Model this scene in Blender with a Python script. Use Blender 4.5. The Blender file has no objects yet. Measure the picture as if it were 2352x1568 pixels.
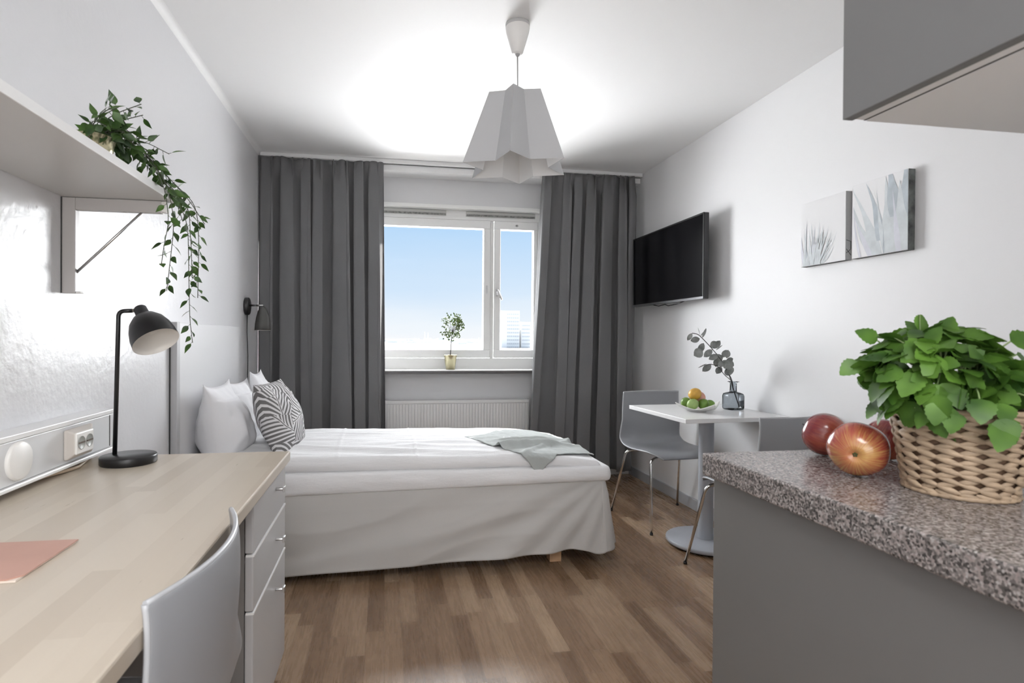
import bpy, bmesh, math, random
from mathutils import Vector, Matrix, Euler, noise
PI = math.pi
sc = bpy.context.scene
COL = sc.collection
V = Vector
def rad(a): return math.radians(a)

# ------------------------------------------------------------------ materials
def newmat(name):
    m = bpy.data.materials.new(name); m.use_nodes = True
    nt = m.node_tree; nt.nodes.clear()
    out = nt.nodes.new('ShaderNodeOutputMaterial')
    b = nt.nodes.new('ShaderNodeBsdfPrincipled')
    nt.links.new(b.outputs[0], out.inputs[0])
    return m, nt, b, out
def setin(nt, node, key, val):
    s = node.inputs[key]
    if isinstance(val, bpy.types.NodeSocket): nt.links.new(val, s)
    elif isinstance(val, (tuple, list)) and len(val) == 3 and s.type == 'RGBA': s.default_value = (*val, 1)
    else: s.default_value = val
def node(nt, typ, ins=None, **attrs):
    n = nt.nodes.new(typ)
    for k, v in attrs.items(): setattr(n, k, v)
    for k, v in (ins or {}).items(): setin(nt, n, k, v)
    return n
def M_(nt, op, a, b=None, c=None):
    n = nt.nodes.new('ShaderNodeMath'); n.operation = op
    setin(nt, n, 0, a)
    if b is not None: setin(nt, n, 1, b)
    if c is not None: setin(nt, n, 2, c)
    return n.outputs[0]
def ramp(nt, fac, stops, interp='LINEAR'):
    n = nt.nodes.new('ShaderNodeValToRGB'); setin(nt, n, 0, fac)
    cr = n.color_ramp; cr.interpolation = interp
    while len(cr.elements) < len(stops): cr.elements.new(0.5)
    for e, (p, c) in zip(cr.elements, stops): e.position = p; e.color = (*c, 1) if len(c) == 3 else c
    return n.outputs[0]
def mixc(nt, fac, a, b, mode='MIX'):
    n = nt.nodes.new('ShaderNodeMix'); n.data_type = 'RGBA'; n.blend_type = mode
    setin(nt, n, 0, fac); setin(nt, n, 6, a); setin(nt, n, 7, b)
    return n.outputs[2]
def objco(nt, scale=(1, 1, 1), rot=(0, 0, 0)):
    t = node(nt, 'ShaderNodeTexCoord')
    mp = node(nt, 'ShaderNodeMapping', {'Scale': scale, 'Rotation': rot})
    nt.links.new(t.outputs['Object'], mp.inputs[0]); return mp.outputs[0]
def bump(nt, b, height, strength=0.2, dist=0.01):
    n = node(nt, 'ShaderNodeBump', {'Strength': strength, 'Distance': dist, 'Height': height})
    nt.links.new(n.outputs[0], b.inputs['Normal'])
def nz(nt, co, scale, detail=3, rough=0.5, out=0):
    n = node(nt, 'ShaderNodeTexNoise', {'Vector': co, 'Scale': scale, 'Detail': detail, 'Roughness': rough})
    return n.outputs[out]
MATS = {}
def mat(name, col, rough=0.5, metal=0.0, spec=0.5, bscale=0, bstr=0.1, bdist=0.002, var=0.0, vscale=4, bstretch=(1, 1, 1), sheen=0, coat=0):
    if name in MATS: return MATS[name]
    m, nt, b, out = newmat(name)
    co = objco(nt, bstretch)
    if var:
        f = nz(nt, co, vscale, 3)
        c2 = tuple(max(0, x * (1 - var)) for x in col); c1 = tuple(min(1, x * (1 + var)) for x in col)
        setin(nt, b, 'Base Color', ramp(nt, f, [(0.3, c2), (0.7, c1)]))
    else: setin(nt, b, 'Base Color', col)
    b.inputs['Roughness'].default_value = rough; b.inputs['Metallic'].default_value = metal
    b.inputs['Specular IOR Level'].default_value = spec
    if sheen: b.inputs['Sheen Weight'].default_value = sheen
    if coat: b.inputs['Coat Weight'].default_value = coat; b.inputs['Coat Roughness'].default_value = 0.1
    if bscale: bump(nt, b, nz(nt, co, bscale, 3), bstr, bdist)
    MATS[name] = m; return m

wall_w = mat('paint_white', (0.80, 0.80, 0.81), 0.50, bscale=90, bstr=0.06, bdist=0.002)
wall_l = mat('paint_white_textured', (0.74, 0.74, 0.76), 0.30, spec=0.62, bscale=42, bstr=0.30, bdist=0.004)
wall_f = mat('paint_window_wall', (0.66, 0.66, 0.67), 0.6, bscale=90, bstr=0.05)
ceil_m = mat('paint_ceiling', (0.88, 0.88, 0.88), 0.65, bscale=60, bstr=0.05)
white_s = mat('white_lacquer', (0.80, 0.80, 0.80), 0.32)
white_win = mat('white_window_paint', (0.80, 0.80, 0.79), 0.35, bscale=8, bstr=0.03, bstretch=(1, 1, 8))
white_pl = mat('white_plastic', (0.82, 0.81, 0.79), 0.35)
warm_pl = mat('socket_housing_plastic', (0.62, 0.58, 0.54), 0.4)
grey_trim = mat('grey_skirting', (0.42, 0.43, 0.45), 0.45)
grey_lam = mat('grey_laminate', (0.155, 0.151, 0.147), 0.42, bscale=400, bstr=0.04)
grey_door = mat('grey_cupboard_lacquer', (0.145, 0.145, 0.145), 0.45)
drawer_m = mat('pale_grey_drawer', (0.46, 0.455, 0.46), 0.35)
drawer_shaded = mat('drawer_grey_shaded', (0.20, 0.19, 0.185), 0.45)  # drawer grey darkened, the side's shade put into the colour
shelf_m = mat('shelf_board_grey_white', (0.60, 0.59, 0.58), 0.28)
shelf_edge = mat('shelf_edge_white', (0.85, 0.85, 0.85), 0.3)
bracket_m = mat('bracket_enamel', (0.52, 0.50, 0.49), 0.35)
black_m = mat('black_metal', (0.008, 0.008, 0.009), 0.32)
black_pl = mat('black_plastic', (0.012, 0.012, 0.014), 0.25)
steel = mat('brushed_steel', (0.62, 0.62, 0.62), 0.3, 1.0)
chrome = mat('chrome', (0.72, 0.71, 0.70), 0.08, 1.0)
darkgap = mat('dark_gap', (0.03, 0.03, 0.03), 0.7)
chair_m = mat('chair_shell_plastic', (0.29, 0.298, 0.315), 0.38, bscale=500, bstr=0.03)
chair_edge = mat('chair_shell_rim', (0.42, 0.43, 0.45), 0.35)
table_m = mat('white_table_laminate', (0.80, 0.80, 0.80), 0.25)
post_m = mat('table_grey_powder_coat', (0.42, 0.44, 0.48), 0.38)
sill_m = mat('sill_dark_edge', (0.075, 0.07, 0.07), 0.4, var=0.1, vscale=30)
rad_m = mat('radiator_enamel', (0.70, 0.70, 0.70), 0.35)
lamp_in = mat('lamp_inside_white', (0.75, 0.72, 0.68), 0.4)
lamp_grey = mat('wall_lamp_grey', (0.05, 0.049, 0.045), 0.5)
gold = mat('gold_pot', (0.60, 0.55, 0.36), 0.25, 0.8, var=0.1)
soil = mat('soil', (0.03, 0.022, 0.015), 0.95, bscale=60, bstr=0.5, bdist=0.01)
pine = mat('pine_leg', (0.60, 0.38, 0.22), 0.5, var=0.12, vscale=20)
paper_shade = mat('paper_shade', (0.47, 0.475, 0.485), 0.8, bscale=300, bstr=0.08)
paper_in = mat('paper_shade_lining', (0.80, 0.80, 0.80), 0.8)
pink_m = mat('pink_leather', (0.50, 0.29, 0.23), 0.42, bscale=300, bstr=0.05, var=0.06, vscale=8)
cream_paper = mat('cream_paper', (0.75, 0.66, 0.58), 0.6)

def fabric(name, col, thread=900, rough=0.9, var=0.05, bstr=0.25, wrinkle=0.0, two=None, sheen=0.1):
    m, nt, b, out = newmat(name)
    co = objco(nt)
    w1 = nz(nt, objco(nt, (1, 1, 6)), thread * 0.35, 2); w2 = nz(nt, objco(nt, (6, 6, 1)), thread * 0.35, 2)
    f = M_(nt, 'MULTIPLY', M_(nt, 'ADD', w1, w2), 0.5)
    big = nz(nt, co, 3, 3)
    f2 = M_(nt, 'MULTIPLY_ADD', big, 0.25, M_(nt, 'MULTIPLY', f, 0.75))
    c1 = tuple(x * (1 - var * 2.5) for x in col); c2 = tuple(min(1, x * (1 + var * 2.5)) for x in col)
    setin(nt, b, 'Base Color', ramp(nt, f2, [(0.32, c1), (0.68, c2)]))
    b.inputs['Roughness'].default_value = rough; b.inputs['Specular IOR Level'].default_value = 0.2
    b.inputs['Sheen Weight'].default_value = sheen
    h = f
    if wrinkle:
        h = M_(nt, 'MULTIPLY_ADD', nz(nt, objco(nt, (3, 14, 8)), 2.2, 4, 0.6), wrinkle, M_(nt, 'MULTIPLY', f, 0.15))
        bump(nt, b, h, 0.6, 0.02)
    else: bump(nt, b, h, bstr, 0.002)
    MATS[name] = m; return m
curtain_m = fabric('curtain_charcoal_weave', (0.145, 0.145, 0.148), 700, var=0.06)
sheet_m = fabric('white_bed_linen', (0.80, 0.80, 0.81), 900, var=0.01, wrinkle=0.6)
skirt_m = fabric('grey_beige_bed_skirt', (0.485, 0.475, 0.46), 800, var=0.02, bstr=0.2)
pillow_m = fabric('white_pillow_cotton', (0.80, 0.80, 0.82), 900, var=0.01)
towel_m = fabric('sage_grey_towel', (0.40, 0.425, 0.415), 500, var=0.03, bstr=0.5)

def make_planks(name, w, L, stops, axis='Y', gap=0.02, rough=0.35, grain=0.35, gapdark=0.5, bands=None):
    m, nt, b, out = newmat(name)
    t = node(nt, 'ShaderNodeTexCoord'); sp = node(nt, 'ShaderNodeSeparateXYZ'); nt.links.new(t.outputs['Object'], sp.inputs[0])
    a, l = (sp.outputs[0], sp.outputs[1]) if axis == 'Y' else (sp.outputs[1], sp.outputs[0])
    u = M_(nt, 'DIVIDE', a, w); row = M_(nt, 'FLOOR', u); fu = M_(nt, 'FRACT', u)
    wn = node(nt, 'ShaderNodeTexWhiteNoise', noise_dimensions='1D'); nt.links.new(row, wn.inputs['W'])
    v = M_(nt, 'ADD', M_(nt, 'DIVIDE', l, L), M_(nt, 'MULTIPLY', wn.outputs[0], 7.3))
    idx = M_(nt, 'FLOOR', v); fv = M_(nt, 'FRACT', v)
    cb = node(nt, 'ShaderNodeCombineXYZ'); nt.links.new(row, cb.inputs[0]); nt.links.new(idx, cb.inputs[1])
    wn2 = node(nt, 'ShaderNodeTexWhiteNoise', noise_dimensions='2D'); nt.links.new(cb.outputs[0], wn2.inputs['Vector'])
    rnd = wn2.outputs[0]
    st = (18, 1.2, 1) if axis == 'Y' else (1.2, 18, 1)
    mp = node(nt, 'ShaderNodeMapping', {'Scale': st}); nt.links.new(t.outputs['Object'], mp.inputs[0])
    off = node(nt, 'ShaderNodeVectorMath', operation='SCALE'); nt.links.new(wn2.outputs[1], off.inputs[0]); off.inputs['Scale'].default_value = 30
    ad = node(nt, 'ShaderNodeVectorMath', operation='ADD'); nt.links.new(mp.outputs[0], ad.inputs[0]); nt.links.new(off.outputs[0], ad.inputs[1])
    g1 = nz(nt, ad.outputs[0], 5, 5, 0.65); g2 = nz(nt, ad.outputs[0], 1.5, 3, 0.5)
    f = M_(nt, 'ADD', M_(nt, 'MULTIPLY', rnd, 1 - grain), M_(nt, 'MULTIPLY', M_(nt, 'MULTIPLY_ADD', g1, 0.6, M_(nt, 'MULTIPLY', g2, 0.4)), grain))
    c = ramp(nt, f, stops)
    e1 = M_(nt, 'LESS_THAN', fu, gap); e2 = M_(nt, 'LESS_THAN', fv, gap * w / L)
    e = M_(nt, 'MAXIMUM', e1, e2)
    c = mixc(nt, M_(nt, 'MULTIPLY', e, gapdark), c, (0.03, 0.018, 0.01))
    setin(nt, b, 'Base Color', c)
    setin(nt, b, 'Roughness', M_(nt, 'MULTIPLY_ADD', g1, 0.15, rough - 0.07))
    bump(nt, b, M_(nt, 'SUBTRACT', M_(nt, 'MULTIPLY', g1, 0.3), M_(nt, 'MULTIPLY', e, 0.6)), 0.12, 0.002)
    MATS[name] = m; return m
floor_m = make_planks('oak_strip_parquet', 0.068, 0.46, [(0.10, (0.145, 0.085, 0.046)), (0.45, (0.245, 0.158, 0.095)), (0.88, (0.375, 0.265, 0.172))], gap=0.018, rough=0.27, grain=0.30)
desk_m = make_planks('pale_birch_stave_top', 0.045, 0.9, [(0.1, (0.46, 0.395, 0.32)), (0.5, (0.52, 0.455, 0.375)), (0.9, (0.58, 0.515, 0.43))], gap=0.0, rough=0.30, grain=0.45, gapdark=0.0)

def make_granite():
    m, nt, b, out = newmat('speckled_granite_laminate')
    co = objco(nt)
    v = node(nt, 'ShaderNodeTexVoronoi', {'Vector': co, 'Scale': 330.0, 'Randomness': 1.0}, feature='F1')
    sp = node(nt, 'ShaderNodeSeparateColor'); nt.links.new(v.outputs['Color'], sp.inputs[0])
    n1 = nz(nt, co, 210, 4, 0.7)
    f = M_(nt, 'ADD', M_(nt, 'MULTIPLY', sp.outputs[0], 0.6), M_(nt, 'MULTIPLY', n1, 0.4))
    c = ramp(nt, f, [(0.20, (0.045, 0.042, 0.040)), (0.36, (0.105, 0.095, 0.090)), (0.5, (0.19, 0.172, 0.165)), (0.66, (0.29, 0.245, 0.235)), (0.82, (0.40, 0.38, 0.365))])
    setin(nt, b, 'Base Color', c); b.inputs['Roughness'].default_value = 0.24
    bump(nt, b, n1, 0.06, 0.001); return m
granite = make_granite()

def make_glass(name, tint=(1, 1, 1), ior=1.04):
    m = bpy.data.materials.new(name); m.use_nodes = True; nt = m.node_tree; nt.nodes.clear()
    out = node(nt, 'ShaderNodeOutputMaterial')
    tr = node(nt, 'ShaderNodeBsdfTransparent', {'Color': tint}); gl = node(nt, 'ShaderNodeBsdfGlossy', {'Roughness': 0.02})
    fr = node(nt, 'ShaderNodeFresnel', {'IOR': ior}); mx = node(nt, 'ShaderNodeMixShader')
    nt.links.new(fr.outputs[0], mx.inputs[0]); nt.links.new(tr.outputs[0], mx.inputs[1]); nt.links.new(gl.outputs[0], mx.inputs[2])
    nt.links.new(mx.outputs[0], out.inputs[0]); return m
pane_m = make_glass('window_glass')
vase_m = make_glass('smoke_blue_glass', (0.60, 0.63, 0.655), 1.4)

def leafmat(name, c1, c2, rough=0.45, trans=0.25, scale=30):
    m, nt, b, out = newmat(name)
    f = nz(nt, objco(nt), scale, 2)
    c = ramp(nt, f, [(0.35, c1), (0.65, c2)])
    setin(nt, b, 'Base Color', c); b.inputs['Roughness'].default_value = rough
    tl = node(nt, 'ShaderNodeBsdfTranslucent'); nt.links.new(c, tl.inputs[0])
    mx = node(nt, 'ShaderNodeMixShader', {0: trans}); nt.links.new(b.outputs[0], mx.inputs[1]); nt.links.new(tl.outputs[0], mx.inputs[2])
    nt.links.new(mx.outputs[0], out.inputs[0]); return m
leaf_dark = leafmat('ivy_leaf', (0.016, 0.042, 0.010), (0.06, 0.13, 0.022))
leaf_herb = leafmat('herb_leaf', (0.028, 0.085, 0.010), (0.13, 0.27, 0.038), 0.45, 0.30, 16)
stem_herb = leafmat('herb_stem', (0.22, 0.34, 0.12), (0.34, 0.44, 0.20), 0.5, 0.2)
leaf_euc = leafmat('eucalyptus_leaf', (0.13, 0.138, 0.132), (0.27, 0.28, 0.27), 0.7, 0.12, 25)
leaf_bon = leafmat('little_tree_leaf', (0.015, 0.035, 0.006), (0.07, 0.10, 0.022), 0.5, 0.12, 60)
twig = mat('dark_twig', (0.05, 0.045, 0.045), 0.7)
vine_stem = mat('vine_stem', (0.06, 0.07, 0.045), 0.7)

def make_palm():
    m, nt, b, out = newmat('palm_leaf_print_fabric')
    t = node(nt, 'ShaderNodeTexCoord'); mp = node(nt, 'ShaderNodeMapping', {'Scale': (2.2, 2.2, 1), 'Location': (4.35, 7.8, 0)}); nt.links.new(t.outputs['UV'], mp.inputs[0])
    v = node(nt, 'ShaderNodeTexVoronoi', {'Vector': mp.outputs[0], 'Scale': 1.0, 'Randomness': 0.8}, voronoi_dimensions='2D', feature='F1')
    d = node(nt, 'ShaderNodeVectorMath', operation='SUBTRACT'); nt.links.new(mp.outputs[0], d.inputs[0]); nt.links.new(v.outputs['Position'], d.inputs[1])
    sc_ = node(nt, 'ShaderNodeSeparateColor'); nt.links.new(v.outputs['Color'], sc_.inputs[0])
    ang = M_(nt, 'MULTIPLY_ADD', sc_.outputs[0], 5.2, 0.3)
    vr = node(nt, 'ShaderNodeVectorRotate', rotation_type='Z_AXIS'); nt.links.new(d.outputs[0], vr.inputs['Vector']); nt.links.new(ang, vr.inputs['Angle'])
    s = node(nt, 'ShaderNodeSeparateXYZ'); nt.links.new(vr.outputs[0], s.inputs[0])
    ay = M_(nt, 'ABSOLUTE', M_(nt, 'MULTIPLY_ADD', M_(nt, 'MULTIPLY', s.outputs[0], s.outputs[0]), 0.25, s.outputs[1]))
    k = M_(nt, 'SUBTRACT', s.outputs[0], M_(nt, 'MULTIPLY', M_(nt, 'POWER', ay, 0.8), 1.0))
    w = M_(nt, 'FRACT', M_(nt, 'MULTIPLY', k, 6.0))
    tri = M_(nt, 'ABSOLUTE', M_(nt, 'SUBTRACT', w, 0.5))
    frond = M_(nt, 'GREATER_THAN', tri, M_(nt, 'MULTIPLY_ADD', M_(nt, 'POWER', M_(nt, 'MAXIMUM', M_(nt, 'SUBTRACT', 0.5, ay), 0.0), 2.0), 0.5, 0.20))
    gapm = M_(nt, 'GREATER_THAN', ay, 0.035)
    dark = M_(nt, 'MULTIPLY', frond, gapm)
    rib = M_(nt, 'LESS_THAN', ay, 0.014)
    f = M_(nt, 'MAXIMUM', dark, rib)
    setin(nt, b, 'Base Color', mixc(nt, f, (0.66, 0.655, 0.66), (0.155, 0.15, 0.15)))
    b.inputs['Roughness'].default_value = 0.9; b.inputs['Specular IOR Level'].default_value = 0.2
    bump(nt, b, nz(nt, objco(nt), 400, 2), 0.2, 0.002)
    return m
palm_m = make_palm()

def make_apple(name, dirv, c_base=(0.50, 0.30, 0.10)):
    m, nt, b, out = newmat(name)
    co = objco(nt)
    s = node(nt, 'ShaderNodeSeparateXYZ'); nt.links.new(co, s.inputs[0])
    a = M_(nt, 'ARCTAN2', s.outputs[1], s.outputs[0])
    cb = node(nt, 'ShaderNodeCombineXYZ'); nt.links.new(M_(nt, 'MULTIPLY', a, 5.0), cb.inputs[0]); nt.links.new(M_(nt, 'MULTIPLY', s.outputs[2], 10.0), cb.inputs[1])
    st = nz(nt, cb.outputs[0], 3.0, 5, 0.7)
    zz = M_(nt, 'MULTIPLY_ADD', s.outputs[2], 11.0, 0.62)   # 0 near the calyx end
    low = nz(nt, co, 16, 2)
    f = M_(nt, 'ADD', M_(nt, 'MULTIPLY', st, 0.55), M_(nt, 'ADD', M_(nt, 'MULTIPLY', zz, 0.45), M_(nt, 'MULTIPLY', low, 0.35)))
    c = ramp(nt, f, [(0.34, (0.34, 0.33, 0.08)), (0.50, c_base), (0.66, (0.33, 0.075, 0.045)), (0.82, (0.20, 0.022, 0.026)), (1.0, (0.14, 0.012, 0.02))])
    setin(nt, b, 'Base Color', c); b.inputs['Roughness'].default_value = 0.22
    b.inputs['Coat Weight'].default_value = 0.3; return m
apple_m = make_apple('red_striped_apple_skin', None)
apple_dark = make_apple('dark_red_apple_skin', None, (0.45, 0.12, 0.06))
lime_m = mat('lime_skin', (0.13, 0.24, 0.035), 0.35, bscale=260, bstr=0.2, var=0.25, vscale=20)
lime_p = mat('pale_lime_skin', (0.28, 0.40, 0.13), 0.35, bscale=260, bstr=0.2, var=0.15, vscale=20)
mango_m = mat('mango_skin', (0.55, 0.31, 0.05), 0.35, var=0.25, vscale=18)
peach_m = mat('pink_fruit_skin', (0.62, 0.32, 0.25), 0.4, var=0.25, vscale=14)
straw = mat('basket_straw', (0.38, 0.28, 0.19), 0.6, var=0.22, vscale=45, bscale=160, bstr=0.4, bdist=0.002, bstretch=(1, 1, 5))
straw_d = mat('basket_inside', (0.12, 0.07, 0.04), 0.8)
canvas_w = mat('canvas_white', (0.80, 0.80, 0.81), 0.7, bscale=500, bstr=0.08)
cv1 = mat('canvas_leaf_pale', (0.60, 0.64, 0.66), 0.7, var=0.10, vscale=22)
cv2 = mat('canvas_leaf_mid', (0.46, 0.51, 0.55), 0.7, var=0.14, vscale=18)
cv3 = mat('canvas_leaf_lilac', (0.64, 0.65, 0.71), 0.7, var=0.08, vscale=18)
cv_side = mat('canvas_dark_side', (0.12, 0.13, 0.125), 0.7, var=0.6, vscale=28)
cv_gside = mat('canvas_grey_side', (0.38, 0.385, 0.385), 0.7)
ink = mat('canvas_ink_line', (0.03, 0.03, 0.03), 0.7)
tower_m = mat('far_tower_render', (0.90, 0.90, 0.89), 0.9)
tower_win = mat('far_tower_windows', (0.58, 0.60, 0.62), 0.8)
tower_shade = mat('far_tower_panel', (0.84, 0.85, 0.85), 0.9)
hill_m = mat('hazy_far_hills', (0.20, 0.193, 0.182), 0.95, var=0.07, vscale=0.04)
ground_m = mat('hazy_far_city', (0.84, 0.81, 0.78), 0.95, var=0.1, vscale=0.05)
shadow_wood = desk_m

# ------------------------------------------------------------------ objects
ORG = {}
def thing(name, label, cat, loc=(0, 0, 0), rotz=0, group=None):
    o = bpy.data.objects.new(name, None); COL.objects.link(o); o.empty_display_size = 0.1
    o.location = loc; o.rotation_euler = (0, 0, rotz); o['label'] = label; o['category'] = cat
    if group: o['group'] = group
    ORG[o.name] = V(loc); return o
class MB:
    def __init__(s): s.v = []; s.f = []; s.m = []; s.sm = []; s.uv = {}
    def add(s, vs, fs, mi=0, smooth=False):
        b = len(s.v); s.v += [V(p) for p in vs]
        for f in fs: s.f.append([b + i for i in f]); s.m.append(mi); s.sm.append(smooth)
        return b
    def box(s, x0, x1, y0, y1, z0, z1, mi=0, T=None):
        vs = [V((x, y, z)) for z in (z0, z1) for y in (y0, y1) for x in (x0, x1)]
        if T: vs = [T @ v for v in vs]
        s.add(vs, [(0, 2, 3, 1), (4, 5, 7, 6), (0, 1, 5, 4), (2, 6, 7, 3), (0, 4, 6, 2), (1, 3, 7, 5)], mi)
    def grid(s, fn, nu, nv, mi=0, closeu=False, smooth=True, uvs=False):
        vs = [fn(i / nu, j / nv) for j in range(nv + 1) for i in range(nu + (0 if closeu else 1))]
        w = nu if closeu else nu + 1; fs = []
        for j in range(nv):
            for i in range(nu):
                a = j * w + i; b_ = j * w + (i + 1) % w; fs.append((a, b_, b_ + w, a + w))
        base = s.add(vs, fs, mi, smooth)
        if uvs:
            for j in range(nv + 1):
                for i in range(w): s.uv[base + j * w + i] = (i / nu, j / nv)
    def lathe(s, prof, T=None, n=32, mi=0, cap0=False, cap1=False, mis=None):
        T = T or Matrix.Identity(4); b = len(s.v)
        for (r, z) in prof:
            for k in range(n): s.v.append(T @ V((r * math.cos(2 * PI * k / n), r * math.sin(2 * PI * k / n), z)))
        for j in range(len(prof) - 1):
            for k in range(n):
                k2 = (k + 1) % n
                s.f.append([b + j * n + k, b + j * n + k2, b + (j + 1) * n + k2, b + (j + 1) * n + k]); s.m.append(mis[j] if mis else mi); s.sm.append(True)
        if cap0: s.f.append([b + k for k in reversed(range(n))]); s.m.append(mi); s.sm.append(False)
        if cap1: s.f.append([b + (len(prof) - 1) * n + k for k in range(n)]); s.m.append(mi); s.sm.append(False)
    def tube(s, pts, r, n=10, mi=0, caps=True, closed=False):
        pts = [V(p) for p in pts]; rs = r if isinstance(r, (list, tuple)) else [r] * len(pts); b = len(s.v)
        up = None
        for i, p in enumerate(pts):
            d = (pts[min(i + 1, len(pts) - 1)] - pts[max(i - 1, 0)]).normalized()
            if up is None: up = d.orthogonal().normalized()
            else:
                up = (up - d * up.dot(d))
                up = up.normalized() if up.length > 1e-6 else d.orthogonal().normalized()
            q = d.cross(up)
            for k in range(n):
                a = 2 * PI * k / n; s.v.append(p + (up * math.cos(a) + q * math.sin(a)) * rs[i])
        for j in range(len(pts) - 1):
            for k in range(n):
                k2 = (k + 1) % n
                s.f.append([b + j * n + k, b + j * n + k2, b + (j + 1) * n + k2, b + (j + 1) * n + k]); s.m.append(mi); s.sm.append(True)
        if caps:
            s.f.append([b + k for k in reversed(range(n))]); s.m.append(mi); s.sm.append(False)
            s.f.append([b + (len(pts) - 1) * n + k for k in range(n)]); s.m.append(mi); s.sm.append(False)
    def build(s, name, mats, parent=None, loc=None, bevel=0, segs=2, merge=False, sub=0, solid=0, label=None, cat=None, kind=None, group=None, rot=None, fixn=True):
        me = bpy.data.meshes.new(name)
        if parent is not None: org = ORG.get(parent.name, V((0, 0, 0)))
        else: org = V(loc) if loc is not None else V((0, 0, 0))
        me.from_pydata([v - org for v in s.v], [], s.f); 
        for m in (mats if isinstance(mats, (list, tuple)) else [mats]): me.materials.append(m)
        for p, mi, sm in zip(me.polygons, s.m, s.sm): p.material_index = mi; p.use_smooth = sm
        if s.uv:
            ul = me.uv_layers.new(name='UVMap')
            for l in me.loops: ul.data[l.index].uv = s.uv.get(l.vertex_index, (0, 0))
        if fixn or merge:
            bm = bmesh.new(); bm.from_mesh(me)
            if merge: bmesh.ops.remove_doubles(bm, verts=bm.verts, dist=1e-5)
            if fixn: bmesh.ops.recalc_face_normals(bm, faces=bm.faces)
            bm.to_mesh(me); bm.free()
        me.update()
        o = bpy.data.objects.new(name, me); COL.objects.link(o)
        if parent is not None: o.parent = parent; ORG[o.name] = org
        else: o.location = org; ORG[o.name] = org
        if rot is not None: o.rotation_euler = rot
        if solid:
            md = o.modifiers.new('thick', 'SOLIDIFY'); md.thickness = solid; md.offset = 0
        if sub:
            md = o.modifiers.new('sub', 'SUBSURF'); md.levels = sub; md.render_levels = sub
        if bevel:
            md = o.modifiers.new('bev', 'BEVEL'); md.width = bevel; md.segments = segs; md.limit_method = 'ANGLE'; md.angle_limit = rad(40)
            md.harden_normals = False
        if label: o['label'] = label
        if cat: o['category'] = cat
        if kind: o['kind'] = kind
        if group: o['group'] = group
        return o
def part(name, m, parent, *boxes, **kw):
    b = MB()
    for q in boxes: b.box(*q)
    return b.build(name, m, parent, **kw)
def axisT(p, d, up=(0, 0, 1)):
    z = V(d).normalized(); x = V(up).cross(z)
    if x.length < 1e-4: x = V((1, 0, 0)).cross(z)
    x.normalize(); y = z.cross(x)
    M = Matrix((x, y, z)).transposed().to_4x4(); M.translation = V(p); return M
def bend(pts, r, n=6):
    """round the corners of a polyline"""
    pts = [V(p) for p in pts]; out = [pts[0]]
    for i in range(1, len(pts) - 1):
        a, b, c = pts[i - 1], pts[i], pts[i + 1]; d1 = (a - b).normalized(); d2 = (c - b).normalized()
        rr = min(r, (a - b).length * 0.45, (c - b).length * 0.45)
        p0 = b + d1 * rr; p1 = b + d2 * rr
        for k in range(n + 1):
            t = k / n; out.append(p0.lerp(b, t).lerp(b.lerp(p1, t), t))
    out.append(pts[-1]); return out
def dup(root, loc, rotz, label=None, group=None):
    r = root.copy(); COL.objects.link(r); r.location = loc; r.rotation_euler = (0, 0, rotz)
    if label: r['label'] = label
    if group: r['group'] = group
    for ch in list(root.children):
        c = ch.copy(); COL.objects.link(c); c.parent = r
        for g in list(ch.children):
            d = g.copy(); COL.objects.link(d); d.parent = c
    return r
def fn(p, s=1.0, o=0.0): return noise.noise(V(p) * s + V((o, o * 1.7, o * 0.3)))

XL, XR, YW, YB, HC = -0.92, 2.07, 4.49, -1.7, 2.5
# ------------------------------------------------------------------ room shell
def struct(name, m, *boxes, **kw): return part(name, m, None, *boxes, kind='structure', **kw)
struct('floor', floor_m, (XL - 0.1, XR + 0.1, YB - 0.1, YW + 0.3, -0.1, 0))
struct('ceiling', ceil_m, (XL - 0.1, XR + 0.1, YB - 0.1, YW + 0.3, HC, HC + 0.12))
struct('wall_left', wall_l, (XL - 0.12, XL, YB - 0.1, YW + 0.3, 0, HC))
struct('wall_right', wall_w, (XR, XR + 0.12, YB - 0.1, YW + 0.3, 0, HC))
struct('wall_back', wall_w, (XL, XR, YB - 0.12, YB, 0, HC))
WX0, WX1, WZ0, WZ1 = -0.42, 1.30, 0.87, 2.205
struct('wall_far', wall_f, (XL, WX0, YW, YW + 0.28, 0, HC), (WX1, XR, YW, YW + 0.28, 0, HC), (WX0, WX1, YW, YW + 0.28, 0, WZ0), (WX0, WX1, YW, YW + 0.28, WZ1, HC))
struct('baseboard_right', grey_trim, (XR - 0.014, XR, 1.07, YW, 0, 0.075), bevel=0.003)
struct('baseboard_far', white_s, (XL, XR - 0.014, YW - 0.014, YW, 0, 0.075), bevel=0.003)
struct('baseboard_left', grey_trim, (XL, XL + 0.014, 1.95, YW - 0.014, 0, 0.075), bevel=0.003)
# cove where the left wall meets the ceiling
b = MB()
b.grid(lambda u, v: V((XL + 0.03 * (1 - math.cos(u * PI / 2)) , YB + v * (YW - YB), HC - 0.03 * (1 - math.sin(u * PI / 2)))), 6, 1)
b.build('trim_1', ceil_m, kind='structure')

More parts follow.
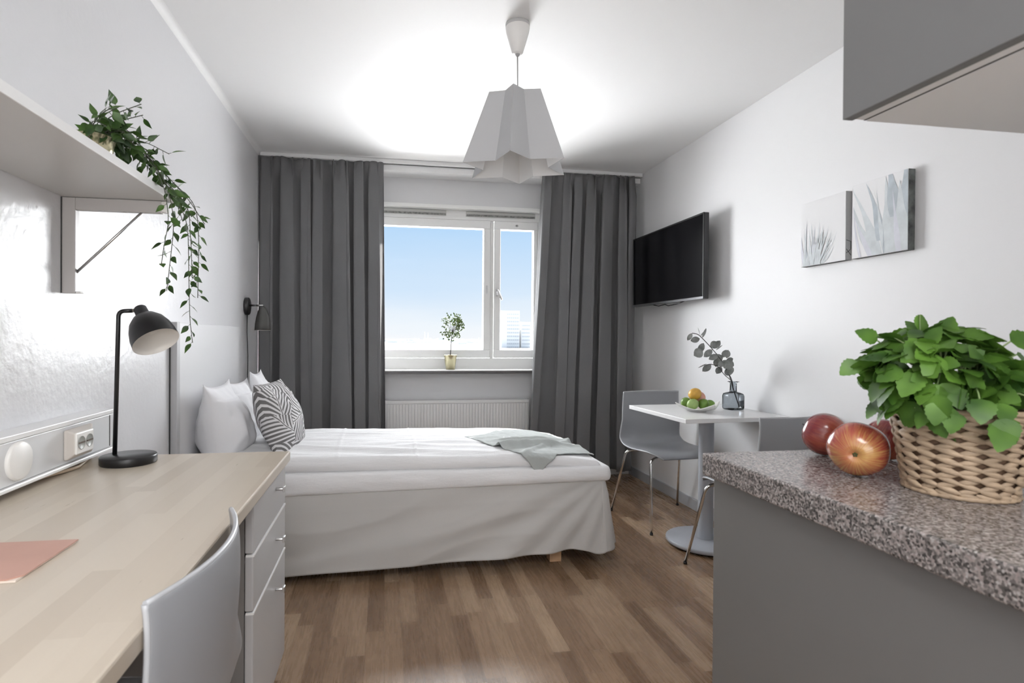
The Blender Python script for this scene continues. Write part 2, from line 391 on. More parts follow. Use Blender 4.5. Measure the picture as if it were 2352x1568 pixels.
# window
win = bpy.data.objects.new('window_1', None); COL.objects.link(win); win.location = (0.44, 4.55, 1.5); win['kind'] = 'structure'
ORG['window_1'] = V((0.44, 4.55, 1.5))
Yf = 4.55
fr = part('window_frame', white_win, win,
    (WX0, WX1, Yf - 0.005, Yf + 0.09, 2.122, WZ1), (WX0, WX1, Yf, Yf + 0.09, WZ0 + 0.02, 0.983),
    (WX0, WX0 + 0.05, Yf, Yf + 0.09, 0.983, 2.122), (1.255, WX1, Yf, Yf + 0.09, 0.983, 2.122), (0.857, 0.884, Yf + 0.012, Yf + 0.09, 0.983, 2.122), bevel=0.003)
part('head_ledge', white_win, fr, (WX0 - 0.04, WX1 + 0.04, YW - 0.022, Yf, WZ1 - 0.012, WZ1 + 0.018), bevel=0.004)
for nm, x0, x1, g0, g1 in (('casement', WX0 + 0.055, 0.853, WX0 + 0.11, 0.797), ('casement', 0.888, 1.252, 0.938, 1.222)):
    s_ = part(nm, white_win, win, (x0, x1, Yf - 0.014, Yf + 0.05, 2.053, 2.118), (x0, x1, Yf - 0.014, Yf + 0.05, 0.988, 1.053),
              (x0, g0, Yf - 0.014, Yf + 0.05, 1.053, 2.053), (g1, x1, Yf - 0.014, Yf + 0.05, 1.053, 2.053), bevel=0.004)
    part('pane', pane_m, s_, (g0 - 0.005, g1 + 0.005, Yf + 0.02, Yf + 0.024, 1.048, 2.058))
    if x0 > 0:
        h = MB(); h.box(x0 + 0.012, x0 + 0.030, Yf - 0.022, Yf - 0.013, 1.50, 1.56)
        h.tube(bend([(x0 + 0.021, Yf - 0.02, 1.545), (x0 + 0.021, Yf - 0.055, 1.545), (x0 + 0.055, Yf - 0.055, 1.465)], 0.012), 0.008, 10)
        h.build('handle', steel, s_, bevel=0.002)
        part('warning_sticker', mat('sticker_grey', (0.55, 0.55, 0.55), 0.5), s_, (1.06, 1.09, Yf - 0.0148, Yf - 0.014, 2.082, 2.090), (1.068, 1.082, Yf - 0.0148, Yf - 0.014, 2.076, 2.096))
    else:
        part('lock_plate', steel, s_, (0.818, 0.830, Yf - 0.019, Yf - 0.013, 1.52, 1.585), bevel=0.002)
vent_m = mat('vent_grille_grey', (0.20, 0.20, 0.19), 0.5, var=0.5, vscale=60)
for a, c in ((WX0 + 0.07, 0.483), (0.648, 1.232)):
    v_ = part('vent', mat('vent_housing', (0.50, 0.50, 0.48), 0.5), win, (a, c, Yf - 0.018, Yf - 0.006, 2.150, 2.190), bevel=0.002)
    g = MB(); g.box(a + 0.004, c - 0.004, Yf - 0.0215, Yf - 0.0175, 2.151, 2.166)
    for k in range(7):
        xx = a + (c - a) * (k + 0.5) / 7; g.box(xx - 0.03, xx + 0.03, Yf - 0.024, Yf - 0.021, 2.154 + 0.004 * (k % 2), 2.159 + 0.004 * (k % 2))
    g.build('vent_slot', vent_m, v_)
part('windowsill', [white_win], win, (WX0 - 0.06, WX1 + 0.06, 4.352, Yf + 0.02, 0.889, 0.897), bevel=0.002)
part('sill_edge', [sill_m], win, (WX0 - 0.06, WX1 + 0.06, 4.356, Yf, 0.868, 0.889), bevel=0.001)

# curtain rail
t = thing('curtain_rail', 'long white double curtain track board under the ceiling above the window', 'curtain rail', (0.6, 4.33, HC - 0.06))
part('track_board', white_s, t, (XL + 0.01, XR - 0.01, 4.27, 4.34, HC - 0.028, HC), (XL + 0.01, XR - 0.01, 4.31, YW, HC - 0.075, HC - 0.03), bevel=0.004)
part('track_groove', darkgap, t, (XL + 0.02, XR - 0.02, 4.30, 4.305, HC - 0.0295, HC - 0.027))

# curtains
def curtain(name, x0t, x1t, x0b, x1b, seed, folds, label, liner=False, zt=2.462):
    rnd = random.Random(seed); ph = [rnd.uniform(0, 6.28) for _ in range(8)]
    Yc = 4.272
    def P(u, v):
        z = zt - v * (zt - 0.085)
        x0 = x0t + (x0b - x0t) * min(1, v * 1.15); x1 = x1t + (x1b - x1t) * min(1, v * 1.15)
        warp = 0.042 * math.sin(2 * PI * 2 * u + ph[0]) + 0.02 * math.sin(2 * PI * 3.3 * u + ph[1])
        w = u + warp * (0.6 + 0.4 * v)
        edge = min(1, u / 0.06, (1 - u) / 0.06)
        a = 2 * PI * folds * w
        k = 0.75 + 0.25 * min(1, v * 2.5)
        amp = 0.066 * k * (0.40 + 0.60 * math.sin(2 * PI * 1.7 * u + ph[2] + v * 1.1) ** 2)
        y = Yc - amp * 0.75 + amp * 1.75 * (0.5 + 0.5 * math.cos(a + 0.35 * math.sin(v * 3 + ph[3]))) ** 2.6
        x = x0 + (x1 - x0) * u + 0.026 * edge * math.sin(2 * a + 0.4) * k * (x1 - x0) / 0.85
        # gathered heading
        hd = max(0, 1 - v / 0.06) ** 0.6
        y = y * (1 - hd * 0.85) + (Yc - 0.01 + 0.020 * math.cos(2 * PI * folds * 2.6 * u + ph[4] + 1.5 * math.sin(9 * u))) * hd * 0.85
        if hd > 0: z += 0.006 * math.sin(2 * PI * folds * 2.2 * u + ph[5]) * hd
        y += 0.012 * fn((x * 6, z * 1.5, seed), 1.0)
        return V((x, y, z))
    b = MB(); b.grid(P, 420, 60)
    return b.build(name, curtain_m, None, loc=((x0t + x1t) / 2, Yc, 0.085), solid=0.003, label=label, cat='curtain', fixn=False)
curtain('curtain', -0.9165, -0.022, -0.9165, 0.002, 3, 7, 'charcoal grey curtain hanging left of the window, behind the bed head')
curtain('curtain', 1.222, 1.995, 1.118, 1.985, 8, 6.5, 'charcoal grey curtain hanging right of the window, beside the television')

# radiator
t = thing('radiator', 'white ribbed panel radiator under the window', 'radiator', (0.4, 4.44, 0.12))
b = MB()
x0, x1, n = -0.36, 1.155, 62
for k in range(n):
    a = x0 + 0.01 + (x1 - x0 - 0.02) * k / n; c = x0 + 0.01 + (x1 - x0 - 0.02) * (k + 1) / n
    b.box(a + 0.002, c - 0.002, 4.398, 4.405, 0.17, 0.628); 
b.box(x0, x1, 4.404, 4.41, 0.14, 0.65)
b.build('front_panel', rad_m, t, bevel=0.0015, segs=1)
part('body', rad_m, t, (x0 + 0.005, x1 - 0.005, 4.41, 4.47, 0.15, 0.64))
part('top_grille', rad_m, t, (x0, x1, 4.396, 4.47, 0.632, 0.655), bevel=0.002)
for q in (x0 + 0.2, x1 - 0.24): part('wall_bracket', rad_m, t, (q, q + 0.04, 4.465, 4.4895, 0.2, 0.6))
for q in (x0 + 0.3, x1 - 0.33): part('foot', rad_m, t, (q, q + 0.03, 4.42, 4.45, 0, 0.16))

# ------------------------------------------------------------------ bed
BX0, BX1, BY0, BY1 = -0.874, 1.10, 2.685, 3.56
bed = thing('bed', 'single bed with white linen and pale grey skirt under the window', 'bed', (0.1, 3.12, 0))
def softbox(x0, x1, y0, y1, z0, z1, r, nx, ny, nzz, disp):
    bm = bmesh.new(); N = {'x': nx, 'y': ny, 'z': nzz}; b = MB()
    rng = {'x': (x0, x1), 'y': (y0, y1), 'z': (z0, z1)}
    def face(ax, side):
        o = [a for a in 'xyz' if a != ax]
        def P(u, v):
            d = {ax: rng[ax][side]}
            d[o[0]] = rng[o[0]][0] + u * (rng[o[0]][1] - rng[o[0]][0]); d[o[1]] = rng[o[1]][0] + v * (rng[o[1]][1] - rng[o[1]][0])
            p = V((d['x'], d['y'], d['z']))
            q = V((min(max(p.x, x0 + r), x1 - r), min(max(p.y, y0 + r), y1 - r), min(max(p.z, z0 + r), z1 - r)))
            n = (p - q); n = n.normalized() if n.length > 1e-9 else V((0, 0, 1))
            return disp(q + n * r, n)
        b.grid(P, N[o[0]], N[o[1]])
    for ax in 'xyz':
        for s_ in (0, 1): face(ax, s_)
    return b
def d_low(p, n):
    u = (p.x - BX0) / (BX1 - BX0)
    q = p.copy()
    q.z += u * (0.028 - 0.040 * min(1, max(0, (p.z - 0.404) / 0.116)))
    side = 1 - abs(n.z)
    q += n * (0.004 * fn((p.x * 2.2, p.y * 3, p.z * 6), 1, 3) + 0.002 * fn((p.x * 7, p.y * 7, p.z * 22), 1, 9)) * (0.5 + side)
    q += n * 0.010 * side * max(0, math.sin(PI * (p.z - 0.404) / 0.116))
    if n.x > 0.3: q.x -= 0.0
    return q
b = softbox(BX0, BX1 + 0.022, BY0 - 0.013, BY1, 0.404, 0.520, 0.014, 120, 50, 14, d_low)
b.build('mattress', sheet_m, bed, merge=True)
def d_top(p, n):
    q = p.copy(); u = (p.x - BX0) / (BX1 - BX0); v = (p.y - BY0) / (BY1 - BY0)
    if n.z > 0.2:
        q.z += n.z * (0.030 * math.sin(PI * min(1, max(0, v * 0.95 + 0.05))) * (1 - 0.25 * u) + 0.006 * fn((p.x * 1.3, p.y * 2.5, 0), 1, 4))
        # long lengthwise creases
        q.z += 0.019 * n.z * (0.4 - abs(fn((p.x * 1.3 + p.y * 0.4, p.y * 9 + p.x * 0.5, 1.3), 1, 5))) * (0.5 + 0.8 * max(0, 1 - u)) + 0.009 * n.z * (0.3 - abs(fn((p.x * 3.5, p.y * 20, 0), 1, 2)))
        q.z += 0.0035 * n.z * math.exp(-((p.x + 0.17 + 0.02 * p.y) / 0.006) ** 2) + 0.003 * n.z * math.exp(-((p.x - 0.18 + 0.01 * p.y) / 0.005) ** 2)
    q.z -= 0.050 * max(0, (u - 0.72) / 0.28) ** 2 * (1 if n.z > -0.3 else 0.65)
    q.z -= 0.012 * u
    if n.z <= 0.2: q += n * 0.006 * fn((p.x * 3, p.y * 3, p.z * 12), 1, 6)
    return q
b = softbox(BX0, BX1 - 0.01, BY0, BY1, 0.516, 0.578, 0.028, 220, 110, 8, d_top)
b.build('duvet', sheet_m, bed, merge=True)
# skirt
path = []
for i in range(161):
    path.append((BX0 + (BX1 - BX0 - 0.02) * i / 160, BY0, 'f', i / 160))
for i in range(1, 13):
    a = -PI / 2 + PI / 2 * i / 12; path.append((BX1 - 0.02 + 0.02 * math.cos(a), BY0 + 0.02 + 0.02 * math.sin(a), 'c', i / 12))
for i in range(1, 70): path.append((BX1, BY0 + 0.02 + (BY1 - BY0) * i / 69, 's', i / 69))
npth = len(path)
def Pskirt(u, v):
    k = u * (npth - 1); i = min(int(k), npth - 2); t_ = k - i
    x = path[i][0] * (1 - t_) + path[i + 1][0] * t_; y = path[i][1] * (1 - t_) + path[i + 1][1] * t_
    if path[i][2] == 'f': nrm = V((0, -1, 0)); w = path[i][3]
    elif path[i][2] == 'c': a = -PI / 2 + PI / 2 * path[i][3]; nrm = V((math.cos(a), math.sin(a), 0)); w = 1
    else: nrm = V((1, 0, 0)); w = 1
    zt = 0.445 + 0.030 * (x - BX0) / (BX1 - BX0)
    zb = 0.036 + 0.055 * max(0, (x - BX0) / (BX1 - BX0)) ** 1.3
    if path[i][2] == 'f': zb += 0.012 * math.exp(-((x - 0.93) / 0.08) ** 2) - 0.016 * math.exp(-((x - 1.05) / 0.04) ** 2)
    else: zb += 0.006 * math.sin((y - BY0) * 40)
    z = zt + (zb - zt) * v
    out = -0.004 + 0.016 * (min(1, v / 0.3) ** 0.7) + 0.008 * v
    if path[i][2] == 'f':
        # diagonal drapes fanning from the foot corner
        cx, cz = BX1 + 0.03, zt + 0.02
        ang = math.atan2(cz - z, cx - x + 0.02); rr = math.hypot(cx - x, cz - z)
        out += 0.006 * math.sin(ang * 22 + 1.0) * min(1, rr * 2) * math.exp(-rr * 0.7) * v ** 0.5 * 2
        out += 0.020 * (0.3 - abs(fn((x * 1.6 - z * 0.6, z * 6.5 - x * 1.1, 0), 1, 7))) * min(1, v * 1.5) + 0.008 * fn((x * 3 - z * 2, z * 14 - x * 2, 0), 1, 2) * v
        out += 0.03 * v * max(0, (x - 0.85) / 0.25) ** 2
    elif path[i][2] == 'c': out += v * 0.042
    else: out += v * (0.045 + 0.020 * math.sin((y - BY0) * 38 + 0.8))
    return V((x, y, z)) + nrm * out
b = MB(); b.grid(Pskirt, 420, 50)
sk = b.build('bed_skirt', skirt_m, bed, solid=0.003, fixn=False)
b = MB(); b.grid(lambda u, v: Pskirt(u, 0.94) + V((0, -0.0012, 0.0006 * (v - 0.5))), 420, 1)
part('bed_base', mat('bed_base_fabric', (0.3, 0.29, 0.28), 0.9), bed, (BX0 + 0.01, BX1 - 0.02, BY0 + 0.02, BY1 - 0.01, 0.20, 0.415))
for x, y in ((0.84, 2.76), (-0.80, 2.76), (0.84, 3.47), (-0.80, 3.47)):
    part('leg', pine, bed, (x, x + 0.062, y, y + 0.062, 0, 0.205), bevel=0.004)

# pillows: pushed-in cushions with pointed corners
def pillow(name, c, W, U, hw, hu, th, m, label, cat, seed, group=None, sag=0.0, pin=0.07, flat=0.0, ex=0.46, sagf=0.0):
    c = V(c); W = V(W).normalized(); U = V(U); U = (U - W * U.dot(W)).normalized(); Nn = W.cross(U)
    b = MB(); n = 44
    for sgn in (1, -1):
        def P(u, v):
            a, d = u * 2 - 1, v * 2 - 1
            aa = a * (1 - pin * (1 - abs(d) ** 2.5)); dd = d * (1 - pin * (1 - abs(a) ** 2.5))
            e = max(0, (1 - a * a)) * max(0, (1 - d * d))
            t_ = th * 0.5 * e ** ex
            w_ = e ** 0.5
            t_ *= 1 - sagf * d
            t_ *= 1 + 0.18 * fn((a * 1.6, d * 1.6, sgn * 2), 1, seed)
            t_ += 0.010 * fn((a * 3.5, d * 3.5, sgn), 1, seed + 3) * w_ + 0.006 * math.sin(8 * a + 5 * d + seed) * w_ * abs(fn((a * 2, d * 2, 0), 1, seed + 8))
            p = c + W * hw * aa + U * hu * dd + Nn * sgn * t_
            p += Nn * (0.03 * sag * (d * d)) + V((0, 0, -1)) * 0.012 * e ** 0.3 * (1 if d > 0.6 else 0)
            p.z = max(p.z, 0.574)
            return p
        b.grid(P, n, n, uvs=True)
    bot = min(v.z for v in b.v)
    return b.build(name, m, None, loc=(c.x, c.y, bot), label=label, cat=cat, merge=True, group=group)
pillow('pillow', (-0.785, 2.905, 0.728), (0.04, 1, 0), (-0.16, 0, 1), 0.19, 0.205, 0.25, pillow_m, 'plump white pillow nearest the desk, leaning on the wall at the bed head', 'pillow', 1, pin=0.13, ex=0.58, sagf=0.45)
pillow('pillow', (-0.765, 3.225, 0.735), (0.10, 1, 0), (-0.22, 0, 1), 0.165, 0.185, 0.15, pillow_m, 'middle white pillow with a pointed corner showing, tucked behind the patterned cushion', 'pillow', 5, pin=0.12, ex=0.55, sagf=0.3)
pillow('pillow', (-0.71, 3.45, 0.765), (0.05, 1, 0), (-0.25, 0, 1), 0.115, 0.195, 0.16, pillow_m, 'rearmost white pillow, its bright top rising above the others by the curtain', 'pillow', 9, pin=0.12, ex=0.55, sagf=0.3)
pillow('cushion', (-0.535, 3.005, 0.735), (0.13, 1, 0), (-0.36, 0, 1), 0.205, 0.195, 0.18, palm_m, 'white cushion printed with grey palm leaves, in front of the pillows', 'cushion', 12, pin=0.05)

# towel thrown across the foot of the duvet
def bedz(x, y):
    u = (x - BX0) / (BX1 - BX0); v = (y - BY0) / (BY1 - BY0)
    z = 0.578 + 0.030 * math.sin(PI * min(1, max(0, v * 0.95 + 0.05))) * (1 - 0.25 * u)
    z -= 0.050 * max(0, (u - 0.72) / 0.28) ** 2 + 0.012 * u
    e = min(1, max(0, (y - BY0) / 0.03)); return z - 0.028 * (1 - math.sqrt(max(0, 1 - (1 - e) ** 2)))
def towel():
    # outline on the bed as a bilinear patch: far-left, far-right, near-right, near-left
    A, B_, C_, D_ = V((0.42, 3.03, 0)), V((0.93, 3.50, 0)), V((1.085, 2.79, 0)), V((0.73, 2.60, 0))
    b = MB()
    def P(u, v):
        p = A.lerp(B_, u).lerp(D_.lerp(C_, u), v)
        p.x += 0.015 * math.sin(v * 7 + 1) * (1 - u) + 0.012 * math.sin(u * 9) * (1 - v); p.y += 0.014 * math.sin(u * 8 + 2) * (1 - v) + 0.02 * math.sin(u * PI) * v
        if u > 0.02 and v > 0.7: p.y += 0.03 * math.sin(u * PI) * (v - 0.7) / 0.3
        y = p.y; lift = 0.007
        rid = math.exp(-((v - 0.55 - 0.25 * u) / 0.035) ** 2) * 0.030 * (0.4 + 0.6 * math.sin(PI * min(1, u + 0.25)))
        rid += math.exp(-((v - 0.28 - 0.35 * u) / 0.03) ** 2) * 0.013 * min(1, u * 3)
        rid += math.exp(-((v - 0.8 + 0.15 * u) / 0.03) ** 2) * 0.010
        nse = 0.010 * abs(fn((p.x * 9, p.y * 14, 0), 1, 3)) + 0.002 * fn((p.x * 40, p.y * 40, 0), 1, 8)
        if y < BY0 + 0.004:      # hangs over the near edge
            over = BY0 + 0.004 - y
            z = bedz(p.x, BY0 + 0.004) - over * 1.0 + 0.012
            return V((p.x, BY0 - 0.014 - 0.006 * fn((p.x * 12, z * 6, 0), 1), z + nse))
        return V((p.x, y - 0.014 * math.exp(-((y - BY0) / 0.02)), bedz(p.x, y) + lift + rid + abs(nse)))
    b.grid(P, 90, 90)
    b.build('towel', towel_m, None, loc=(0.78, 3.0, 0.58), solid=0.004, label='crumpled sage grey towel thrown over the foot end of the bed', cat='towel', fixn=False)
towel()

# headboard-like wall panel
t = thing('wall_panel', 'plain white panel board fixed on the left wall above the pillows', 'panel', (XL, 3.1, 0.3))
part('board', mat('panel_white', (0.74, 0.74, 0.755), 0.38, spec=0.5), t, (XL + 0.001, XL + 0.024, 2.625, 3.64, 0.30, 1.21), bevel=0.002)
part('edge_strip', mat('panel_edge_grey', (0.50, 0.50, 0.51), 0.35), t, (XL + 0.001, XL + 0.03, 2.588, 2.625, 0.02, 1.212), bevel=0.002)
part('joint', darkgap, t, (XL + 0.0005, XL + 0.004, 2.582, 2.588, 0.02, 1.212))

# wall lamp
t = thing('wall_lamp', 'black and grey wall reading lamp with a bell shade above the pillows', 'lamp', (XL, 3.93, 1.355))
b = MB(); b.lathe([(0, 0), (0.056, 0), (0.058, 0.004), (0.058, 0.020), (0.054, 0.025), (0, 0.0255)], axisT((XL + 0.001, 3.90, 1.352), (1, 0, 0)), 40); b.build('wall_plate', black_m, t)
b = MB(); b.tube([(XL + 0.02, 3.90, 1.358), (XL + 0.075, 3.90, 1.358)], 0.006, 12); b.build('arm', black_m, t)
b = MB(); b.tube([(XL + 0.075, 3.90, 1.358), (XL + 0.112, 3.90, 1.358)], 0.0068, 12); b.build('sleeve', steel, t)
b = MB(); b.lathe([(0.010, 0.0), (0.020, -0.010), (0.030, -0.035), (0.040, -0.075), (0.047, -0.12), (0.050, -0.158)], axisT((XL + 0.110, 3.90, 1.352), (0, 0, 1)), 40, cap0=True)
s_ = b.build('lamp_shade', lamp_grey, t, solid=0.002)
b = MB(); b.lathe([(0.0501, 0), (0.0508, -0.0015), (0.048, -0.002)], axisT((XL + 0.110, 3.90, 1.194), (0, 0, 1)), 40); b.build('rim', lamp_in, s_)
b = MB(); b.tube([(XL + 0.012, 3.90, 1.30), (XL + 0.010, 3.905, 1.18), (XL + 0.012, 3.925, 1.02), (XL + 0.009, 3.93, 0.80), (XL + 0.009, 3.93, 0.5)], 0.0028, 8); b.build('cord', black_pl, t)

# ------------------------------------------------------------------ desk
DZ = 0.77; DX = -0.311; DY = 1.932
t = thing('desk', 'long pale birch desk top along the left wall in the foreground', 'desk', (-0.6, 0.8, 0))
part('desk_top', desk_m, t, (XL + 0.002, DX, -0.55, DY, DZ - 0.032, DZ), bevel=0.004)
part('wall_batten', drawer_shaded, t, (XL + 0.003, XL + 0.03, -0.5, 1.44, DZ - 0.09, DZ - 0.033))
part('side_panel', drawer_shaded, t, (XL + 0.04, DX - 0.04, -0.50, -0.475, 0, DZ - 0.033))
t = thing('drawer_cabinet', 'grey three drawer cabinet under the far end of the desk', 'cabinet', (-0.6, 1.69, 0))
CY0, CY1 = 1.475, 1.920
part('body', [drawer_shaded], t, (XL + 0.05, -0.348, CY0, CY1, 0.11, DZ - 0.034), bevel=0.001)
part('plinth', darkgap, t, (XL + 0.08, -0.40, CY0 + 0.01, CY1 - 0.01, 0, 0.11))
zs = [(0.110, 0.452), (0.458, 0.598), (0.604, 0.733)]
for z0, z1 in zs:
    d_ = part('drawer', drawer_m, t, (-0.346, -0.325, CY0 - 0.006, CY1, z0, z1), bevel=0.004, segs=3)
    zk = {0.110: 0.386, 0.458: 0.538, 0.604: 0.690}[z0]
    k = MB(); k.tube([(-0.326, 1.757, zk), (-0.303, 1.757, zk)], 0.0045, 10); k.box(-0.304, -0.297, 1.748, 1.766, zk - 0.009, zk + 0.009)
    k.build('knob', steel, d_, bevel=0.0015)
    if z0 < 0.6: part('edge_highlight', shelf_edge, d_, (-0.3435, -0.3235, CY0 - 0.006, CY1 - 0.002, z1 - 0.002, z1 + 0.003))  # highlight on the drawer's top edge, put in as a white strip

# cable trunking
t = thing('cable_trunking', 'white box trunking with double socket along the wall above the desk', 'trunking', (XL, 0.7, 0.79))
TX = -0.858
b = MB(); b.box(XL + 0.001, TX, -0.5, 1.945, 0.800, 0.903); b.build('channel', mat('trunking_white', (0.70, 0.71, 0.725), 0.33), t, bevel=0.003)
part('lid', white_s, t, (XL + 0.001, TX + 0.006, -0.5, 1.95, 0.9045, 0.918), bevel=0.002)
part('lower_lip', white_s, t, (XL + 0.001, TX + 0.006, -0.5, 1.95, 0.788, 0.799), bevel=0.003)
part('end_seam', darkgap, t, (TX - 0.001, TX + 0.001, 1.918, 1.922, 0.803, 0.900))
b = MB(); b.lathe([(0.046, 0), (0.047, 0.004), (0.045, 0.008), (0.041, 0.010), (0, 0.0105)], axisT((TX, 1.474, 0.853), (1, 0, 0)), 48); b.build('round_cover', white_pl, t)
b = MB()
pr = [(TX, 1.662, 1.800, 0.812, 0.893), (TX + 0.010, 1.660, 1.795, 0.811, 0.894), (TX + 0.036, 1.652, 1.738, 0.829, 0.886)]
pts = []
for (x, ya, yb, za, zb) in pr: pts += [(x, ya, za), (x, yb, za), (x, yb, zb), (x, ya, zb)]
fs = [(0, 1, 2, 3)]
for j in range(2):
    for i in range(4): fs.append((j * 4 + i, j * 4 + (i + 1) % 4, j * 4 + 4 + (i + 1) % 4, j * 4 + 4 + i))
fs.append((8, 9, 10, 11)); b.add(pts, fs); so = b.build('socket', warm_pl, t, bevel=0.005, segs=3)
part('face_plate', white_pl, so, (TX + 0.034, TX + 0.040, 1.650, 1.739, 0.828, 0.887), bevel=0.003)
b = MB()
for yc in (1.674, 1.715):
    b.lathe([(0.018, 0.0062), (0.0185, 0.0068), (0.017, 0.0070), (0.0165, 0.0064), (0, 0.0064)], axisT((TX + 0.0345, yc, 0.858), (1, 0, 0)), 32)
b.build('socket_well', mat('socket_well_grey', (0.33, 0.34, 0.32), 0.4), so)
b = MB()
for yc in (1.674, 1.715): b.box(TX + 0.0405, TX + 0.0425, yc - 0.016, yc + 0.016, 0.8565, 0.8605)
b.build('earth_strip', mat('socket_slot', (0.10, 0.07, 0.05), 0.5), so)
# beige lead lying behind the desk lamp
b = MB(); b.tube([(-0.90, 1.60, DZ + 0.006), (-0.872, 1.70, DZ + 0.006), (-0.862, 1.75, DZ + 0.006), (-0.885, 1.83, DZ + 0.006), (-0.905, 1.90, DZ + 0.006)], 0.005, 8)
b.build('power_lead', mat('beige_lead', (0.60, 0.48, 0.36), 0.5), None, loc=(-0.88, 1.75, DZ), label='short beige power lead on the desk behind the black lamp base', cat='cable')

# desk lamp
t = thing('desk_lamp', 'black desk lamp with a tilted bell shade standing on the birch desk', 'lamp', (-0.757, 1.812, DZ))
b = MB(); b.lathe([(0, 0), (0.073, 0), (0.075, 0.003), (0.075, 0.022), (0.073, 0.025), (0, 0.025)], axisT((-0.757, 1.812, DZ), (0, 0, 1)), 56); b.build('base', black_m, t)
py = 1.822
b = MB(); b.tube(bend([(-0.800, py, DZ + 0.02), (-0.790, py, 1.224), (-0.752, py, 1.226)], 0.034, 10), 0.0062, 14); b.build('pole', black_m, t)
b = MB(); b.tube([(-0.754, py, 1.226), (-0.722, py, 1.228)], 0.0058, 14); b.build('sleeve', mat('brass_satin', (0.62, 0.56, 0.48), 0.3, 1.0), t)
ax = V((0.50, -0.36, -0.79)).normalized(); p0 = V((-0.731, py, 1.232))
T = axisT(p0, ax)
b = MB(); b.lathe([(0.0, -0.004), (0.015, -0.004), (0.018, 0.0), (0.019, 0.026), (0.020, 0.028)], T, 28); b.lathe([(0.020, 0.028), (0, 0.029)], T, 28); b.build('neck', black_m, t)
b = MB(); prof = [(0.021, 0.028), (0.034, 0.036), (0.049, 0.055), (0.058, 0.078), (0.063, 0.102), (0.0645, 0.126)]
b.lathe(prof, T, 48); s_ = b.build('lamp_shade', black_m, t)
b = MB(); b.lathe([(r - 0.0018, z) for r, z in prof] + [(0.0645, 0.1262)], T, 48); b.lathe([(0.0, 0.034), (0.02, 0.034)], T, 24); b.build('shade_lining', lamp_in, s_, fixn=False)
b = MB(); b.lathe([(0.0, 0.045), (0.012, 0.047), (0.020, 0.062), (0.022, 0.072), (0.016, 0.088), (0, 0.094)], T, 24); b.build('bulb', mat('bulb_opal', (0.75, 0.73, 0.70), 0.3), s_)

# pink folder
t = thing('notebook', 'dusty pink notebook lying flat on the near end of the desk', 'notebook', (-0.63, 1.04, DZ))
b = MB(); b.box(-0.66, -0.5585, 0.955, 1.126, DZ + 0.0005, DZ + 0.0035); b.build('pages', cream_paper, t)
b = MB(); b.add([(-0.80, 0.952, DZ + 0.0036), (-0.572, 0.956, DZ + 0.0036), (-0.556, 0.972, DZ + 0.0036), (-0.556, 1.128, DZ + 0.0036), (-0.80, 1.130, DZ + 0.0036),
    (-0.80, 0.952, DZ + 0.0056), (-0.572, 0.956, DZ + 0.0056), (-0.556, 0.972, DZ + 0.0056), (-0.556, 1.128, DZ + 0.0056), (-0.80, 1.130, DZ + 0.0056)],
    [(0, 1, 2, 3, 4), (5, 6, 7, 8, 9), (0, 1, 6, 5), (1, 2, 7, 6), (2, 3, 8, 7), (3, 4, 9, 8), (4, 0, 5, 9)]); b.build('cover', pink_m, t)

# ------------------------------------------------------------------ wall shelf with brackets
t = thing('wall_shelf', 'deep white wall shelf above the desk at the upper left', 'shelf', (XL, 0.7, 1.55))
SZ = 1.549
part('shelf_board', shelf_m, t, (XL + 0.001, -0.6265, -0.5, 1.800, SZ, SZ + 0.020), bevel=0.001)
part('front_edging', shelf_edge, t, (-0.6265, -0.6235, -0.5, 1.801, SZ - 0.0005, SZ + 0.0205), bevel=0.0008)
for yb in (1.772, 0.985):
    br = part('bracket', bracket_m, t, (XL + 0.001, XL + 0.036, yb, yb + 0.024, 1.272, SZ - 0.001), (XL + 0.036, -0.655, yb, yb + 0.024, SZ - 0.036, SZ - 0.001), bevel=0.002)
    part('end_cap', white_pl, br, (-0.655, -0.640, yb + 0.0005, yb + 0.0235, SZ - 0.034, SZ - 0.002), bevel=0.002)
    part('foot_clip', white_pl, br, (XL + 0.036, XL + 0.050, yb + 0.002, yb + 0.022, 1.272, 1.278), bevel=0.002)
    b = MB(); b.tube([(-0.712, yb + 0.012, SZ - 0.036), (-0.886, yb + 0.012, 1.333)], 0.0038, 10); b.build('strut', steel, br)
part('wall_seam', darkgap, t, (XL + 0.0005, XL + 0.002, 1.7685, 1.7705, 1.272, SZ - 0.001))

